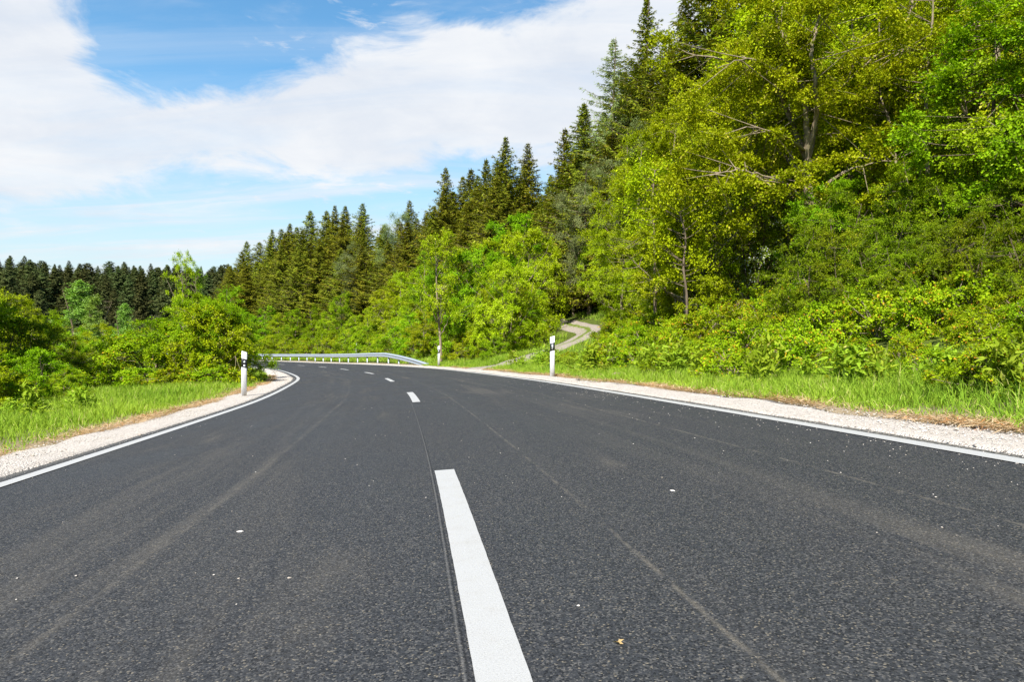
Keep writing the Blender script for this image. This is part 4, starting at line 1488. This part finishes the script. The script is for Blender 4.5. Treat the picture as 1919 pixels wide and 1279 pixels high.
for (px, d_, ty, kd, lab) in [(950, 33.5, 492, 'round', 'full round crowned maple with dark hollows leafy down to the ground left of the track'), (893, 39, 470, 'round', 'full yellow green tree behind the round crowned maple'), (975, 40, 430, 'round', 'tall full fresh green tree between the round maple and the spruces'), (930, 31.5, 630, 'bushbright', 'bright bush at the foot of the rounded maple'), (900, 36, 612, 'bush', 'yellow green bush left of the bright bush'),
                              (862, 38, 628, 'bush', 'low bush right of the slender trunk'), (985, 35.5, 600, 'shade', 'dark bush beside the lower track'),
                              (845, 42, 610, 'bushbright', 'bright bush behind the guardrail end'), (1100, 49, 560, 'bush', 'bush on top of the grassy bank'),
                              (1065, 62, 560, 'shade', 'dark bush at the top of the track'), (1030, 66, 560, 'shade', 'dark bush closing the top of the track'),
                              (1135, 44, 570, 'bushbright', 'bright bush on the grassy bank'), (1160, 34, 560, 'bush', 'bush at the right end of the grassy bank')]:
    put_px(kd, px, d_, ty, 0.85 if kd == 'round' else 1.15, lab, 'bushes round the forest track' if kd != 'round' else 'full leafy trees left of the track')

# --- leafy wall of the right bank
wall = [(1165, 31, 440, 'yellow', 1.1, 'yellow green tree at the left end of the right bank'), (1215, 27, 330, 'olive', 1.0, 'olive tree with two thin trunks on the right bank'),
        (1200, 33, 260, 'olive', 1.0, 'olive tree behind the thin trunks'), (1265, 30, 200, 'olive', 1.1, 'tall olive tree left of the forked tree'),
        (1285, 21, 330, 'yellow', 1.05, 'multi stemmed maple with pale trunks low on the right bank'), (1240, 23, 420, 'yellow', 1.1, 'low yellow green tree on the right bank'),
        (1340, 23, 260, 'yellow', 1.0, 'yellow green tree with creamy leaf tips left of the forked trunk'),
        (1350, 30, 190, 'olive', 1.1, 'olive tree under the dark spruces'), (1420, 29, 110, 'olive', 1.15, 'tall olive tree just left of the fork'),
        (1590, 27, -60, 'olive', 1.1, 'tall olive tree right of the fork'), (1660, 28, -40, 'yellow', 1.1, 'yellow green tree behind the pale pole trunks'),
        (1700, 24, 60, 'olive', 1.0, 'olive tree left of the pale pole trunk'), (1790, 24, -60, 'yellow', 1.0, 'yellow green tree right of the pale pole trunk'),
        (1620, 21, 250, 'bright', 1.1, 'fresh green tree below the pale pole trunks'), (1540, 19, 330, 'bright', 1.0, 'fresh green tree below the fork'),
        (1710, 18, 290, 'bright', 1.1, 'fresh green tree in the middle of the right bank'), (1850, 16, 30, 'bright', 1.0, 'bright green tree at the right edge of the picture'),
        (1930, 15, -60, 'bright', 1.1, 'bright green tree cut by the right edge'), (1800, 16.5, 240, 'bright', 1.1, 'bright green tree left of the one at the right edge'),
        (1480, 24, 120, 'yellow', 1.1, 'yellow green tree filling the wall behind the fork'), (1640, 25, 60, 'bright', 1.1, 'fresh green tree behind the crooked pole trunk'), (1560, 31, -140, 'yellow', 1.2, 'tall yellow green tree at the top edge right of the fork'), (1380, 33, 150, 'yellow', 1.0, 'yellow green tree beneath the cut off spruce'), (1880, 21, -120, 'yellow', 1.1, 'yellow green tree behind the bright ones at the right edge'), (2080, 14, -100, 'yellow', 1.2, 'tree beyond the right edge'), (2260, 12, -100, 'olive', 1.2, 'further tree beyond the right edge')]
for (px, d_, ty, kd, wf, lab) in wall:
    put_px(kd, px, d_, ty, wf, lab, 'leafy trees of the right bank')
put_px('blossom', 1415, 22.5, 330, 1.0, 'bush like tree with white blossom below the forked limbs')
put_px('blossom', 1350, 24, 400, 0.8, 'smaller white flowering shrub left of the big blossom tree')

sh = [(1300, 19.5, 600), (1360, 18, 590), (1420, 17.5, 600), (1475, 16.5, 575), (1520, 15.5, 430), (1580, 15, 420), (1640, 14.2, 430), (1700, 13.4, 420), (1770, 12.6, 410), (1840, 12, 400),
      (1920, 11.2, 400), (2020, 10.5, 380), (1560, 18.5, 360), (1680, 17, 350), (1790, 15.5, 330), (1900, 14, 330)]
for i, (px, d_, ty) in enumerate(sh):
    put_px('shade', px, d_, ty, 1.0, '%s dense mid green bush along the middle of the right bank, counted from the left' % ORD[i], 'dense bushes on the right bank')

# --- brambles and low scrub along the right verge
rb = random.Random(21)
nb_ = 0
got = []
for k_ in range(400):
    s_ = -3 + 31 * rb.random()
    o_ = 5.3 + 4.8 * rb.random() ** 1.2
    p_ = on_road(np.array([s_]), np.array([o_]))[0]
    if float(track_dist(p_[0], p_[1])) < 2.1:
        continue
    if p_[1] > 14 and p_[0] / p_[1] * F + 960 < 1105 + 3 * (p_[1] - 14):
        continue
    if any((p_[0] - a) ** 2 + (p_[1] - b) ** 2 < 0.80 ** 2 for a, b in got):
        continue
    got.append((p_[0], p_[1]))
    nb_ += 1
    put('bramble', p_[0], p_[1], (rb.uniform(0.5, 0.85) + 0.07 * (o_ - 5.7)) * (0.6 if s_ < 8 else 0.95), rb.uniform(0.85, 1.2), 'low yellow green bramble bush in the thicket along the right verge', 'brambles along the right verge', sink=0.03)
# bank right of the track
for (x_, y_, h_) in ((5.6, 29.5, .8), (6.4, 31.5, 1.1), (7.0, 33.8, 1.2), (7.6, 36, 1.3), (7.9, 39, 1.5), (7.7, 42, 1.4), (4.6, 27.0, .6), (5.4, 25.8, .9), (4.4, 24.4, .7), (2.3, 20.5, .35), (1.9, 22.6, .4), (2.9, 23.6, .45)):
    put('bramble', x_, y_, h_, 1.1, 'low yellow green bramble bush in the thicket on the bank right of the track', 'brambles on the track bank', sink=0.03)

for k_ in range(46):
    side = 1 if k_ < 30 else -1
    p_ = on_road(np.array([rb.uniform(0, 24) if side > 0 else rb.uniform(2, 18)]), np.array([rb.uniform(4.7, 5.7) if side > 0 else -rb.uniform(5.0, 10.0)]))[0]
    if float(track_dist(p_[0], p_[1])) > 1.6:
        lab = 'tall broad leafed weed standing in the grass of the %s verge' % ('right' if side > 0 else 'left')
        put('weed', p_[0], p_[1], rb.uniform(0.35, 0.75), rb.uniform(0.9, 1.6), lab, 'weeds in the %s verge' % ('right' if side > 0 else 'left'), sink=0.02)

# --- the big forked tree with pale limbs (built to the photo's branching)
def forked_tree():
    g = np.random.default_rng(77)
    d = 20.0
    bx = (1516 - 960) / F * d
    bz = gz1(bx, d)
    root = empty('maple_tree', (bx, d, bz))
    tag(root, 'big forked maple with spreading pale limbs on the right bank', 'tree')
    T = Tubes()

    def P(px, py, dy=0.0):
        dd = d + dy
        return np.array([(px - 960) / F * dd - bx, dy, EYE + (640 - py) / F * dd - bz])
    limbs = [
        ([(1516, 700, 0), (1517, 560, 0), (1518, 430, 0), (1514, 300, 0)], .17, .13),
        ([(1514, 300, 0), (1498, 265, .2), (1478, 215, .4), (1455, 165, .5), (1420, 140, .6), (1365, 115, .7), (1290, 100, .6)], .095, .02),
        ([(1514, 300, 0), (1512, 250, -.3), (1510, 205, -.5), (1505, 150, -.6), (1490, 110, -.6), (1468, 70, -.6), (1450, 5, -.6), (1440, -90, -.5)], .10, .02),
        ([(1516, 295, 0), (1530, 240, .5), (1545, 200, .8), (1575, 155, 1.1), (1610, 115, 1.3), (1665, 75, 1.5), (1700, 35, 1.6), (1720, -30, 1.7)], .085, .018),
        ([(1516, 290, 0), (1530, 215, -.6), (1528, 150, -1), (1522, 90, -1.1), (1532, 50, -1.2), (1538, 0, -1.2), (1545, -80, -1.2)], .08, .018),
        ([(1514, 285, 0), (1470, 255, -.8), (1435, 243, -1.2), (1400, 238, -1.5)], .05, .012),
        ([(1498, 320, 0), (1460, 285, .8), (1420, 265, 1.2), (1385, 258, 1.4), (1300, 275, 1.6)], .05, .010),
        ([(1505, 150, -.6), (1450, 130, -1.0), (1400, 110, -1.5), (1345, 128, -1.7)], .04, .010),
        ([(1535, 215, .6), (1600, 140, .2), (1660, 97, 0), (1720, 95, -.2)], .035, .010),
        ([(1520, 400, 0), (1480, 350, -.9), (1430, 330, -1.4), (1380, 320, -1.8), (1330, 330, -2.0)], .05, .012),
        ([(1518, 380, 0), (1570, 330, -.8), (1620, 310, -1.2), (1680, 300, -1.4)], .045, .012)]
    tips = []
    for pts, r0, r1 in limbs:
        A = np.array([P(*q) for q in pts])
        B = catmull(np.vstack([2 * A[0] - A[1], A, 2 * A[-1] - A[-2]]), 5)
        B[1:-1] += g.normal(0, 0.015, (len(B) - 2, 3))
        T.add(B, np.linspace(r0, r1, len(B)), 8)
        tips.append(B[int(len(B) * .3):])
    LP = np.concatenate(tips[1:])
    vs_, ts_, va_, od_, bn = [], [], [], [], 0
    n_cl = 250
    for q in range(n_cl):
        k_ = g.integers(0, len(LP))
        b = LP[k_]
        c = b + g.normal(0, 1, 3) * np.array([0.9, 0.95, 0.6])
        c[2] = max(c[2], 2.2)
        # leave air around the lit pale limbs facing the road
        if c[1] < b[1] - 0.1 and g.uniform() < 0.62:
            c[1] = b[1] + abs(c[1] - b[1])
        m_ = 0.5 * (b + c) + g.normal(0, .05, 3)
        T.add(bez(b, m_, c, 4), np.linspace(.016, .005, 4), 4)
        cvar = g.uniform()
        outv = unit(np.array([c[0] * .4, -0.4, 0.5]))
        nt_, nl_ = 19, 28
        td = unit(g.normal(0, 1, (nt_, 3)) * np.array([1, 1, .5]))
        tl = 0.48 * g.uniform(.5, 1.5, nt_)
        u_ = g.uniform(.1, 1, (nt_, nl_))
        pos = c + td[:, None, :] * (tl[:, None] * u_)[..., None]
        pos[..., 2] -= u_ ** 2 * tl[:, None] * .3
        pos = (pos + g.normal(0, .05, pos.shape)).reshape(-1, 3)
        N = len(pos)
        L_ = 0.075 * g.uniform(.5, 1.45, N)
        v, t_ = leaves_np(pos, np.repeat(td, nl_, 0) * .7 + g.normal(0, .7, (N, 3)), np.array([0, 0, .8]) + outv * .4 + g.normal(0, .5, (N, 3)), L_, L_ * .6)
        vs_.append(v)
        ts_.append(t_ + bn)
        bn += len(v)
        va_.append(np.repeat(np.clip(cvar * .5 + g.uniform(0, .5, N), 0, 1), 4))
        od_.append(np.repeat(g.uniform(0, 1, N), 4))
    link('trunk', T.mesh('trunk', M['bark_pale']), root)
    link('crown', mesh_np('crown', np.concatenate(vs_), [np.concatenate(ts_)], M['leaf_olive'], vattr={'var': np.concatenate(va_), 'odd': np.concatenate(od_)}), root)


forked_tree()


def pole_tree(px, d, pts, r0, lab, seed, lo=0.5, ncl=40, rch=1.0, bark='bark_pale'):
    g = np.random.default_rng(seed)
    bx = (px - 960) / F * d
    bz = gz1(bx, d)
    root = empty('birch_tree', (bx, d, bz))
    tag(root, lab, 'tree', 'pale pole trunks on the right bank')
    T = Tubes()
    A = np.array([((a - 960) / F * d - bx, 0.15 * math.sin(b * .01), EYE + (640 - b) / F * d - bz) for a, b in pts])
    A[0, 2] = -0.3
    B = catmull(np.vstack([2 * A[0] - A[1], A, 2 * A[-1] - A[-2]]), 6)
    T.add(B, np.linspace(r0, .02, len(B)), 8)
    vs_, ts_, va_, bn = [], [], [], 0
    for q in range(ncl):
        k_ = g.integers(int(len(B) * lo), len(B))
        b = B[k_]
        a = g.uniform(0, 6.28)
        L_ = g.uniform(.6, 1.7) * rch
        c = b + np.array([math.cos(a) * L_, abs(math.sin(a)) * L_, L_ * g.uniform(.3, 1.0)])
        T.add(bez(b, .5 * (b + c) + np.array([0, 0, -.08]), c, 5), np.linspace(.011, .004, 5), 4)
        nt_, nl_ = 9, 13
        td = unit(g.normal(0, 1, (nt_, 3)) * np.array([1, 1, .6]))
        u_ = g.uniform(.1, 1, (nt_, nl_))
        pos = (c + td[:, None, :] * (.5 * u_)[..., None] + g.normal(0, .05, (nt_, nl_, 3))).reshape(-1, 3)
        N = len(pos)
        LL = .09 * g.uniform(.6, 1.3, N)
        v, t_ = leaves_np(pos, g.normal(0, 1, (N, 3)), np.array([0, -.2, .8]) + g.normal(0, .5, (N, 3)), LL, LL * .6)
        vs_.append(v)
        ts_.append(t_ + bn)
        bn += len(v)
        va_.append(np.repeat(g.uniform(0, 1, N), 4))
    link('trunk', T.mesh('trunk', M[bark]), root)
    va_ = np.concatenate(va_)
    link('crown', mesh_np('crown', np.concatenate(vs_), [np.concatenate(ts_)], M['leaf_olive'], vattr={'var': va_, 'odd': va_ * .9}), root)


pole_tree(1738, 20.5, [(1742, 640), (1740, 420), (1738, 270), (1742, 180), (1745, 100), (1750, 30), (1745, -60)], .085, 'straight pale pole trunk high on the right bank', 5)
pole_tree(1678, 21, [(1690, 640), (1684, 400), (1677, 270), (1668, 215), (1656, 180), (1655, 130), (1650, 40)], .05, 'thin crooked pale trunk left of the straight pole trunk', 6)
pole_tree(1226, 21.5, [(1228, 660), (1227, 560), (1225, 450), (1222, 380), (1228, 320)], .055, 'thin mottled trunk low at the left of the right bank', 7, .5, 34, .5, 'bark_grey')
pole_tree(1285, 19.5, [(1287, 660), (1286, 560), (1279, 500), (1283, 450), (1272, 400)], .042, 'thin pale trunk standing in the multi stemmed maple', 8, .35, 46, .5, 'bark_grey')

# --- left side: verge shrubs, valley trees
left = [(15, 17.0, 662, 'bushbright', 1.0, 'bright bush at the left edge of the meadow'), (75, 18.5, 655, 'bushbright', 1.0, 'bright bush second from the left edge'),
        (-60, 16.0, 640, 'bush', 1.2, 'bush cut by the left edge'), (125, 18, 690, 'bush', 1.2, 'low bush at the dark gap on the left'),
        (-10, 24, 575, 'shade', 1.2, 'dark thicket at the left edge behind the bright bushes'), (60, 25, 590, 'shade', 1.3, 'dark thicket second from the left edge'),
        (105, 27, 625, 'shade', 1.0, 'low dark thicket left of the bend bushes'),
        (175, 29, 640, 'bushbright', 1.0, 'bright rounded bush in the middle distance on the left'), (215, 27, 655, 'bush', 1.1, 'low yellow green bush left of the grey willow'),
        (245, 27, 640, 'pale', 1.4, 'grey green willow bush beyond the meadow'),
        (295, 25.5, 600, 'bush', 1.4, 'round yellow green bush left of the biggest'), (375, 25.0, 562, 'round', 1.1, 'biggest round yellow green bush at the bend'),
        (395, 24.5, 575, 'bush', 1.0, 'yellow green bush right of the biggest'), (425, 27.5, 530, 'bright', 1.0, 'dense green tree behind the bush at the bend'),
        (380, 31, 545, 'bright', 1.0, 'dense green tree left behind the bend bushes'), (450, 30, 600, 'shade', 0.8, 'dark bush right beside the distant white post'),
        (270, 23, 690, 'bramble', 1.6, 'low scrub in front of the left bushes'), (330, 22.5, 688, 'bramble', 1.6, 'low scrub in front of the biggest bush'),
        (395, 22.5, 682, 'bramble', 1.4, 'low scrub left of the large white post')]
for (px, d_, ty, kd, wf, lab) in left:
    put_px(kd, px, d_, ty, wf, lab, 'bushes left of the road')
vall = [(150, 78, 530, 'pale', 1.7, 'tall pale green poplar in the valley'), (178, 76, 555, 'pale', 1.4, 'shorter pale green poplar touching the tall one'),
        (25, 62, 548, 'yellow', 1.0, 'yellowish tree at the far left of the valley'), (-30, 60, 560, 'yellow', 1.0, 'yellowish tree cut by the left edge'),
        (95, 68, 585, 'bright', 1.2, 'bright tree left of the poplars'), (130, 52, 600, 'bright', 1.3, 'bright tree in front of the poplars'), (190, 50, 610, 'yellow', 1.2, 'yellow green tree right in front of the poplars'),
        (60, 45, 600, 'olive', 1.0, 'olive tree in the dark gap of the valley'), (234, 44, 572, 'pale', 1.1, 'narrow grey green tree in the middle of the valley'),
        (215, 60, 610, 'bright', 1.2, 'bright tree behind the narrow grey green one'), (275, 50, 625, 'bright', 1.2, 'bright tree low behind the left bushes'),
        (320, 46, 590, 'bright', 1.0, 'bright tree behind the biggest bush'), (345, 55, 472, 'slender', 0.6, 'airy aspen rising over the bushes'),
        (365, 60, 500, 'slender', 0.7, 'second airy aspen right of the first'), (250, 75, 620, 'olive', 1.4, 'olive tree in the valley bottom'), (160, 95, 610, 'olive', 1.4, 'olive tree deep in the valley'),
        (60, 90, 600, 'yellow', 1.3, 'yellow green tree deep in the valley on the left'), (300, 90, 600, 'olive', 1.3, 'olive tree under the far forest'),
        (415, 62, 560, 'olive', 1.1, 'olive tree left of the forest edge')]
for (px, d_, ty, kd, wf, lab) in vall:
    put_px(kd, px, d_, ty, wf, lab, 'trees in the valley on the left')
# trees that stand outside the picture on the left and shade the dark thicket
for (x_, y_, h_) in ((-19.4, 18.5, 12), (-22.5, 14.5, 14), (-21.5, 21, 13), (-20.5, 16.5, 13), (-24, 19.5, 14), (-26.5, 24, 14)):
    put('olive', x_, y_, h_, 1.0, 'leafy tree outside the left edge shading the thicket', 'shading trees outside the left edge')

side_spots = [(13, 8.5, 9, 'bright'), (17, 12, 12, 'olive'), (15, 4.5, 9, 'yellow'), (20, 7, 13, 'bright'), (24, 12, 15, 'olive'), (22, 2, 13, 'yellow'), (28, 6, 16, 'spruce'),
              (27, 13, 18, 'spruce'), (32, 17, 18, 'spruce'), (33, 9, 18, 'spruce'), (16, -1, 9, 'olive'), (26, -3, 15, 'spruce'), (11, 4.5, 4, 'shade'), (12, 0.5, 4, 'shade'), (10.5, 7.5, 4, 'shade')]
for i, (x_, y_, h_, kd) in enumerate(side_spots):
    put(kd, x_, y_, h_, 1.2, '%s tree of the wooded bank beyond the right edge, nearest the road first' % ORD[i], 'wood beyond the right edge')

# cycles settings that keep foliage affordable
cy = bpy.context.scene.cycles
cy.max_bounces = 5
cy.diffuse_bounces = 1
cy.glossy_bounces = 2
cy.transmission_bounces = 3
cy.transparent_max_bounces = 4
cy.caustics_reflective = False
cy.caustics_refractive = False
